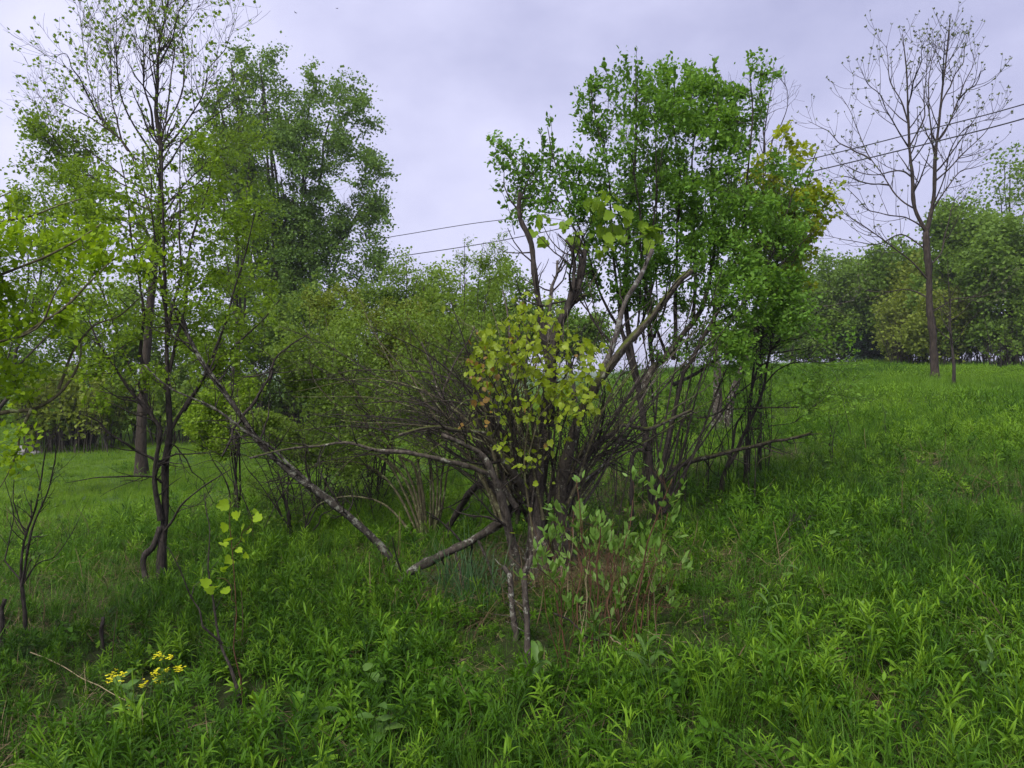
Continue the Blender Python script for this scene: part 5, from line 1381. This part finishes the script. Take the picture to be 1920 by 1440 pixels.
# bare brown brush along the foot of that edge
def brush(lab, px0, px1, Y, h, n, bark='bark_far', gr='bare brush along wood edges', leaf=None, nl=0):
    w = Wood('brush', lab, 'brush', foot(.5 * (px0 + px1), Y), gr, bark=bark)
    xs = rng.uniform(px0, px1, n)
    B = np.stack([foot(x, Y + rng.uniform(-.8, .8)) for x in xs])
    t = np.linspace(0, 1, 8)[None, :, None]
    ln = rng.normal(0, .16, (n, 1, 3)); ln[..., 2] = 1
    H = (h * rng.uniform(.5, 1.1, n))[:, None, None]
    P = B[:, None] + ln * t * H + np.concatenate([rng.normal(0, .10, (n, 1, 2)) * t ** 2 * H, 0 * t * H], -1)
    R = np.linspace(.016, .006, 8)[None] * rng.uniform(.6, 1.6, (n, 1))
    w.add_twigs(P, R); A1, R1 = sprout(P, R, n * 5, h * .3, (25, 60), .4, .25, 5, .25, 1, rmin=.005); w.add_twigs(A1, R1); w.build_twigs(name='stems')
    if leaf:
        fr = leaves_on(A1, nl, .13, .5, .7); leaf_parts(w, fr, T_FARW, tint_of(fr, .6), M[leaf], 0)
tl('mid green tree filling the edge behind the pale yellow green tree', 1740, 42, [(1720, 560, 70, 60), (1640, 570, 70, 60), (1600, 540, 60, 45), (1780, 560, 60, 60)], 'lf_far', nleaf=15000)
brush('reddish bare brush under the pale tree left of the bare trunk', 1670, 1745, 35, 2.6, 90, 'bark_bare', leaf='lf_farwarm', nl=1800)
brush('dark shaded brush at the foot of the trees right of the bare trunk', 1760, 1850, 33, 2.4, 110, leaf='lf_far', nl=4500)
brush('dark shaded brush at the right end of the far edge', 1850, 1990, 31, 2.4, 140, leaf='lf_far', nl=5500)
brush('low green brush under the bluish rounded tree', 1480, 1640, 40, 1.6, 110, leaf='lf_far', nl=3500)

# trees and thickets in the hollow on the left and in the middle
G2 = 'trees in the hollow behind the bushes'
def ht(lab, px, Y, blobs, mat, **k):
    d = dict(r0=.11, nattr=420, step=.28, nleaf=11000, ls=.12, limbs=5, slen=.5, rtip=.006, gap=.25, gapscale=.7)
    d.update(k)
    return bg_tree('hollow_tree', lab, 'tree', px, Y, [(a, b, c, e_, Y) for a, b, c, e_ in blobs], mat, G2, **d)
ht('pale feathery tree right of the big broad tree', 770, 19, [(770, 520, 50, 45), (740, 570, 70, 50), (810, 560, 60, 50), (770, 640, 90, 50)], 'lf_mid', nleaf=12000, ls=.085)
ht('thin leafed grey twigged tree in the gap below the wires', 850, 20, [(850, 540, 40, 50), (840, 610, 60, 50)], 'lf_mid', nleaf=900, gap=.2)
ht('rounded mid green tree behind the broken snags', 935, 17, [(935, 550, 50, 55), (900, 600, 50, 50), (970, 610, 50, 60), (920, 680, 70, 50)], 'lf_far', nleaf=12000, ls=.085)
ht('darker tree low behind the leafy tree', 1080, 24, [(1080, 630, 70, 30), (1040, 600, 40, 40)], 'lf_far', nleaf=5000)
ht('yellow tinted tree to the right of the tall thinly leafed tree', 440, 20, [(440, 290, 55, 70), (470, 420, 50, 90), (420, 400, 60, 60), (450, 520, 70, 60)], 'lf_left', nleaf=6000, ls=.085, gap=.44, gapscale=1.5, rtip=.005)
ht('leafy green tree at the upper left edge', -70, 11, [(60, 400, 60, 55), (130, 350, 55, 50), (120, 430, 70, 60), (20, 450, 50, 60), (180, 420, 40, 50), (90, 520, 90, 60)], 'lf_left', nleaf=10000, ls=.048, r0=.05, step=.16, slen=.3, rtip=.003)
ht('shaded green tree low at the left edge', -110, 13, [(30, 680, 70, 70), (90, 620, 70, 60), (-20, 600, 60, 80), (20, 790, 60, 40)], 'lf_far', nleaf=9000, ls=.06, r0=.07, step=.18, slen=.3, rtip=.003)
ht('dim tree closing the view behind the dark stemmed young tree', 200, 24, [(200, 640, 90, 70), (280, 690, 90, 60), (130, 720, 80, 50), (360, 640, 80, 70), (240, 560, 80, 60)], 'lf_far', nleaf=16000, ls=.11)
ht('dim tree closing the view behind the rounded shrub', 480, 24, [(480, 640, 90, 60), (560, 620, 80, 60), (430, 720, 80, 40), (620, 680, 80, 50)], 'lf_far', nleaf=14000, ls=.11)
ht('low pale green tree at the far end of the hollow', 690, 26, [(690, 680, 80, 50), (760, 700, 70, 40), (620, 700, 60, 40)], 'lf_mid', nleaf=9000)
brush('brown bare thicket on the bank at the left end of the hollow', 40, 210, 22, 2.2, 90, 'bark_far', leaf='lf_farwarm', nl=5000)
brush('brown bare thicket behind the tall thinly leafed trunk', 210, 420, 23, 2.0, 80, 'bark_far', leaf='lf_mid', nl=7000)
brush('brushy growth at the far end of the hollow in the middle', 420, 820, 25, 1.8, 220, 'bark_far', leaf='lf_mid', nl=6000)

# dark earth bank log and stones at the end of the hollow
Yd = ground_hit(130, 838)
w = Wood('rotten_log', 'dark rotten log lying below the brown thicket on the bank', 'log', foot(120, Yd))
g0 = foot(80, Yd + .3, -.25); g1 = foot(158, Yd, -.32)
w.limb3(np.array([g0, .5 * (g0 + g1) + [0, 0, .06], g1]), .30, .36, 'log', .03, 14, True, rough=.3)
for i, (px, py, s) in enumerate(((45, 848, .34), (30, 856, .22), (62, 852, .2))):
    Y_ = ground_hit(px, py)
    bm_v, bm_f = [], []
    th = np.linspace(0, np.pi, 7); ph = np.linspace(0, 2 * np.pi, 11)[:-1]
    V = np.stack([np.outer(np.sin(th), np.cos(ph)), np.outer(np.sin(th), np.sin(ph)) * .8, np.outer(np.cos(th), np.ones(10)) * .55], -1).reshape(-1, 3)
    V *= (1 + .22 * (noise2(V[:, 0] * 2 + i * 7, V[:, 1] * 2 + V[:, 2] * 3, 77)[:, None] - .5) * 2)
    a = np.arange(6)[:, None] * 10 + np.arange(10)[None]; b = np.arange(6)[:, None] * 10 + (np.arange(10)[None] + 1) % 10
    Q = np.stack([a, b, b + 10, a + 10], -1).reshape(-1, 4)
    if 'stone' not in M: M['stone'] = bark_mat('stone', (.12, .115, .11), (.34, .33, .32), scale=5)
    st_ = link('stone', mesh_from('stone', V * s, [Q]), None, M['stone']); st_.location = foot(px, Y_, -.05 * s)
    st_['label'] = ['largest pale stone lying at the end of the hollow', 'pale stone at the left of the stone heap', 'smallest pale stone right of the largest stone'][i]; st_['category'] = 'stone'; st_['group'] = 'stones at the end of the hollow'

# saplings and stems standing in the meadow on the right
def meadow_stem(lab, pts, r, Y=None, leaf=0, mat='lf_apple', nt=10, tl_=.14, cat='sapling', name='sapling'):
    Y = Y or ground_hit(*pts[0])
    w = Wood(name, lab, cat, foot(pts[0][0], Y), 'thin stems standing in the meadow', bark='bark_dark')
    w.limb(pts, Y, Y + .1, r, .002, 'stem', True, sides=6, rough=.1)
    P, R = w.seeds(10)
    t1 = sprout(P, R, nt, tl_, (25, 60), .35, .25, 5, .3, 1, rmin=.0015); w.add_twigs(*t1); w.build_twigs()
    if leaf:
        fr = leaves_on(t1[0], leaf, .05, .6, .7, tiprise=.3); leaf_parts(w, fr, T_OVAL, np.clip(rng.normal(.6, .2, len(fr[0])), 0, 1), M[mat], 300)
meadow_stem('short dark sapling with small leaves in the open meadow', [(1559, 872), (1557, 830), (1556, 795), (1554, 770)], .010, leaf=60, nt=16)
meadow_stem('thin second stem leaning beside the short dark sapling', [(1566, 876), (1562, 830), (1568, 790), (1572, 765)], .006, leaf=12)
meadow_stem('faint thin stem right of the short dark sapling', [(1658, 838), (1659, 800), (1657, 765)], .006, leaf=8)
meadow_stem('long thin leaning stem crossing the meadow edge', [(1600, 832), (1585, 770), (1570, 720), (1556, 685)], .005)
meadow_stem('dark forked twig standing upright in the grass right of the dry stalks', [(1475, 1032), (1480, 1000), (1484, 975), (1490, 950)], .007, nt=14, tl_=.12)
meadow_stem('thin twig beside the dark forked twig in the grass', [(1508, 1035), (1513, 1000), (1519, 968)], .004)
meadow_stem('broken dark twig sticking out of the grass in front', [(1634, 1245), (1628, 1210), (1625, 1190)], .006, nt=2)
meadow_stem('young tree stem just right of the bare trunk', [(1788, 722), (1787, 690), (1784, 640), (1780, 560), (1775, 480)], .05, nt=24, tl_=.9, leaf=0)
meadow_stem('brown dead stem leaning before the pale shrub', [(1330, 1205), (1322, 1170), (1315, 1140)], .006, nt=4)

# tall tuft of fine grass beside the old tree
for (px, py, n_, h_, lab) in ((862, 1120, 190, .62, 'tall tuft of fine blue green grass beside the low limb'), (905, 1135, 120, .5, 'smaller tuft of fine grass left of the dead stems')):
    Y_ = ground_hit(px, py)
    v, f, t = tuft(n_, h_, .0055, .16, .45, 1.2, 6)[0]
    me = mesh_from('grass_tuft', v, f, tint=np.clip(t - .12, 0, 1))
    if 'lf_tuft' not in M: lm('lf_tuft', (.030, .085, .026), (.05, .125, .038), (.085, .18, .055), trans=.3)
    g_ = link('grass_tuft', me, None, M['lf_tuft']); g_.location = foot(px, Y_, 0); g_.color = (0, 0, 0, 1)
    g_['label'] = lab; g_['category'] = 'grass tuft'; g_['group'] = 'tall grass tufts'

# broad leaved weeds that stand out of the cover
M['lf_weed'] = leaf_mat('lf_weed', [(0, (.04, .10, .012)), (.5, (.075, .16, .02)), (1, (.13, .23, .04))], trans=.3)
for (px, py, n_, ll, lw_, lab) in ((1505, 1118, 5, .11, .075, 'pale broad leaved weed alone in the middle of the right meadow'), (1115, 1240, 12, .2, .03, 'bright spiky leafed shoot before the dry stalks'), (1225, 1290, 8, .24, .045, 'large weed with a drooping silvery leaf right of the dry stalks'),
                                  (985, 1320, 7, .17, .045, 'broad leaved weed below the taller dead stem'), (700, 1345, 5, .10, .07, 'round leaved weed in the lower grass'), (1640, 1240, 6, .09, .035, 'small bright leafed weed beside the broken dark twig'), (705, 1425, 7, .12, .075, 'bright lobed weed at the bottom edge'),
                                  (230, 1375, 9, .15, .06, 'leafy weed below the yellow flowers'), (1565, 1055, 4, .10, .07, 'pale two leaved weed higher in the right meadow'), (1440, 1200, 8, .2, .03, 'arching long leafed weed in the right meadow'), (560, 1100, 8, .12, .05, 'yellowish weed left of the leaning trunk foot'), (1850, 1330, 9, .15, .04, 'dense weed in the lower right grass')):
    Y_ = ground_hit(px, py)
    w = thing('weed', lab, 'weed', foot(px, Y_, 0), 'broad leaved weeds')
    ll *= .75; lw_ *= .8
    parts = herb(n_ + 4, .26, ll, lw_, .2, 1.2, droop=.8, seg=5) if lw_ < .041 else broad(n_, .22, ll, lw_)
    (v, f, t) = parts[-1]
    link('stem', mesh_from('stem', v, f, tint=np.full(len(v), .3)), w, M['lf_weed']).color = (0, 0, 0, 1)
    v, f, t = parts[0]
    nl = n_ + 4 if lw_ < .041 else n_
    kv = len(v) // nl; kf = len(f[0]) // nl
    for q in range(nl):
        lo_ = link('leaf', mesh_from('leaf', v[q * kv:(q + 1) * kv], [f[0][q * kf:(q + 1) * kf] - q * kv], tint=np.clip(t[q * kv:(q + 1) * kv], 0, 1)), w, M['lf_weed']); lo_.color = (0, 0, 0, 1)

# yellow flowered plants
M['petal'] = leaf_mat('petal_yellow', [(0, (.66, .56, .008)), (.5, (.80, .74, .01)), (1, (.85, .84, .04))], trans=.3, tgain=(1, 1, .5))
def flower_plant(lab, bx_, by_, heads):
    Y_ = ground_hit(bx_, by_); b = foot(bx_, Y_, 0)
    w = thing('yellow_wildflower', lab, 'wildflower', b, 'yellow wildflowers')
    for (hx, hy, r_) in heads:
        E_ = at(hx, hy, Y_ + rng.uniform(-.08, .08))
        v, f = tube_arrays(cr(np.array([[rng.normal(0, .02), 0, -.03], (E_ - b) * [.35, .35, .5], E_ - b]), 7)[None], np.linspace(.0028, .0014, 7)[None], 5)
        link('stem', mesh_from('stem', v, f, tint=np.full(len(v), .4)), w, M['lf_weed']).color = (0, 0, 0, 1)
        m_ = int(9 + 9 * r_ / .03)
        C_ = E_ - b + rng.normal(0, 1, (m_, 3)) * [r_ * .6, r_ * .6, r_ * .45]
        po, dd, nn = [], [], []
        for c in C_:
            a0 = rng.random() * 6
            tilt = nrm(rng.normal(0, .5, 3) + [0, -.25, .9])
            for q in range(4):
                d_ = nrm(np.array([math.cos(a0 + q * 1.571), math.sin(a0 + q * 1.571), .25]))
                po.append(c); dd.append(d_); nn.append(tilt)
        frp = leaf_frames(np.array(po), np.array(dd), np.array(nn), .0085 * rng.uniform(.8, 1.2, len(po)))
        h_ = link('flower_head', leaf_mesh('flower_head', frp, T_WIDE, np.clip(rng.normal(.55, .2, len(po)), 0, 1), np.zeros(3)), w, M['petal']); h_.color = (0, 0, 0, 1)
    v, f, t = broad(8, .12, .09, .035)[0]
    link('leaves', mesh_from('leaves', v, f, tint=np.clip(t, 0, 1)), w, M['lf_weed']).color = (0, 0, 0, 1)
flower_plant('yellow wildflower with the tallest flower head, in the middle of the group', 300, 1312, [(297, 1229, .030), (319, 1233, .016), (291, 1258, .018), (291, 1274, .030), (307, 1278, .020), (268, 1283, .018), (312, 1257, .012)])
flower_plant('yellow wildflower leftmost of the group', 222, 1318, [(214, 1264, .028), (230, 1263, .018), (205, 1274, .014)])
flower_plant('yellow wildflower rightmost of the group, with one pale head', 335, 1310, [(339, 1257, .022), (332, 1252, .012)])
flower_plant('yellow wildflower lowest of the group, a single small bloom', 243, 1345, [(242, 1326, .010)])

# dry sticks in the foreground
def stick(name, lab, pts, r, up, mat):
    W = []
    for (px, py) in pts:
        Y_ = ground_hit(px, py + up)
        p = at(px, py, Y_); W.append(p)
    W = np.array(W)
    w = Wood(name, lab, 'stick', W[0], bark='bark_dark')
    w.limb3(W, r, r * .5, 'stick', .004, 6, True, mat=M[mat], n=16, rough=.15)
    P, R = w.seeds(8); t1 = sprout(P, R, 4, .08, (30, 70), .1, .3, 4, .3, 1, rmin=.001); w.add_twigs(*t1); w.build_twigs(mat=M[mat])
stick('dry_stick', 'long pale dry stalk slanting through the grass left of the flowers', [(57, 1223), (117, 1250), (180, 1285), (247, 1322)], .004, 25, 'straw')
stick('fallen_twig', 'brown fallen twig lying in the grass at the bottom edge', [(500, 1442), (545, 1418), (588, 1400), (618, 1408)], .006, 18, 'cane_red')
stick('fallen_stick', 'weathered fallen stick under the leaning trunk', [(390, 1060), (330, 1085), (300, 1110), (280, 1120)], .008, 10, 'deadwood')

# overhead wires
def wire(lab, pts, r):
    W = np.array([at(px, py, Y) for px, py, Y in pts])
    P = cr(W, 60)
    V, Fs = tube_arrays((P - W[0])[None], np.full((1, 60), r), 6)
    o = link('power_line', mesh_from('power_line', V, Fs), None, M['wire']); o.location = W[0]
    o['label'] = lab; o['category'] = 'wire'; o['group'] = 'overhead wires'
wire('upper overhead wire crossing the sky behind the leafy tree', [(560, 468, 34), (720, 446, 31), (880, 420, 28.5), (1053, 397, 26), (1300, 346, 23), (1520, 298, 20.5), (1720, 248, 18.5), (1925, 194, 16.8), (2350, 60, 14)], .014)
wire('lower overhead wire crossing the sky behind the leafy tree', [(480, 518, 34), (640, 497, 31.5), (760, 479, 29.5), (950, 449, 26.8), (1260, 383, 23), (1500, 327, 20.3), (1720, 274, 18.2), (1925, 221, 16.5), (2350, 95, 13.7)], .016)

# small birds high in the sky
def bird(lab, px, py, Y, az, s=.14):
    p = at(px, py, Y)
    w = thing('bird', lab, 'bird', p, 'small birds in the sky')
    w.rotation_euler = (0, .25, az)
    P = np.array([[0, -.6, 0], [0, -.35, .02], [0, 0, .04], [0, .35, .05], [0, .62, .04]]) * s
    v, f = tube_arrays(P[None], (np.array([.05, .13, .17, .12, .03]) * s)[None], 8, cap=True)
    link('body', mesh_from('body', v, f), w, M['wire'])
    for sgn in (-1, 1):
        V = np.array([[0, .22, .08], [.55, .30, .26], [1.15, -.05, .22], [.5, -.12, .2], [0, -.2, .06]]) * s
        V2 = V.copy(); V2[:, 2] -= .04 * s
        V = np.vstack([V, V2]); V[:, 0] *= sgn
        q = [(i, (i + 1) % 5, 5 + (i + 1) % 5, 5 + i) for i in range(5)]
        link('wing', mesh_from('wing', V, [np.array(q), np.array([(0, 1, 3, 4), (5, 6, 8, 9)]), np.array([(1, 2, 3), (6, 7, 8)])], smooth=False), w, M['wire'])
    V = np.array([[0, -.55, .0], [.14, -1.0, .0], [-.14, -1.0, .0], [0, -.55, .04], [.14, -1.0, .03], [-.14, -1.0, .03]]) * s
    link('tail', mesh_from('tail', V, [np.array([(0, 1, 2), (3, 4, 5)]), np.array([(0, 1, 4, 3), (1, 2, 5, 4), (2, 0, 3, 5)])], smooth=False), w, M['wire'])
bird('small dark bird high in the sky, the one nearest the bare tree', 1591, 115, 45, .6)
bird('small dark bird in the sky near the top edge, higher of two', 632, 16, 55, -.9)
bird('small dark bird in the sky near the top edge, lower of two', 554, 24, 55, 1.2)

# added haze volume: lifts the dark tones of the far trees towards the sky
hz = bpy.data.materials.new('added_haze'); hz.use_nodes = True
hn = hz.node_tree; hn.nodes.clear()
ho = hn.nodes.new('ShaderNodeOutputMaterial'); hv = hn.nodes.new('ShaderNodeVolumePrincipled')
hv.inputs['Color'].default_value = (.9, .92, 1, 1); hv.inputs['Density'].default_value = HAZE; hv.inputs['Anisotropy'].default_value = 0.2
hn.links.new(hv.outputs[0], ho.inputs['Volume'])
x0, x1, y0, y1, z0, z1 = -905, 905, -65, 1205, -14, 24
V = np.array([(x, y, z) for z in (z0, z1) for y in (y0, y1) for x in (x0, x1)], float)
haze = link('haze', mesh_from('haze', V, [np.array([(0, 2, 3, 1), (4, 5, 7, 6), (0, 1, 5, 4), (2, 6, 7, 3), (0, 4, 6, 2), (1, 3, 7, 5)])], smooth=False), None, hz)
haze['kind'] = 'stuff'; haze['label'] = 'added thin haze volume lightening the far trees'
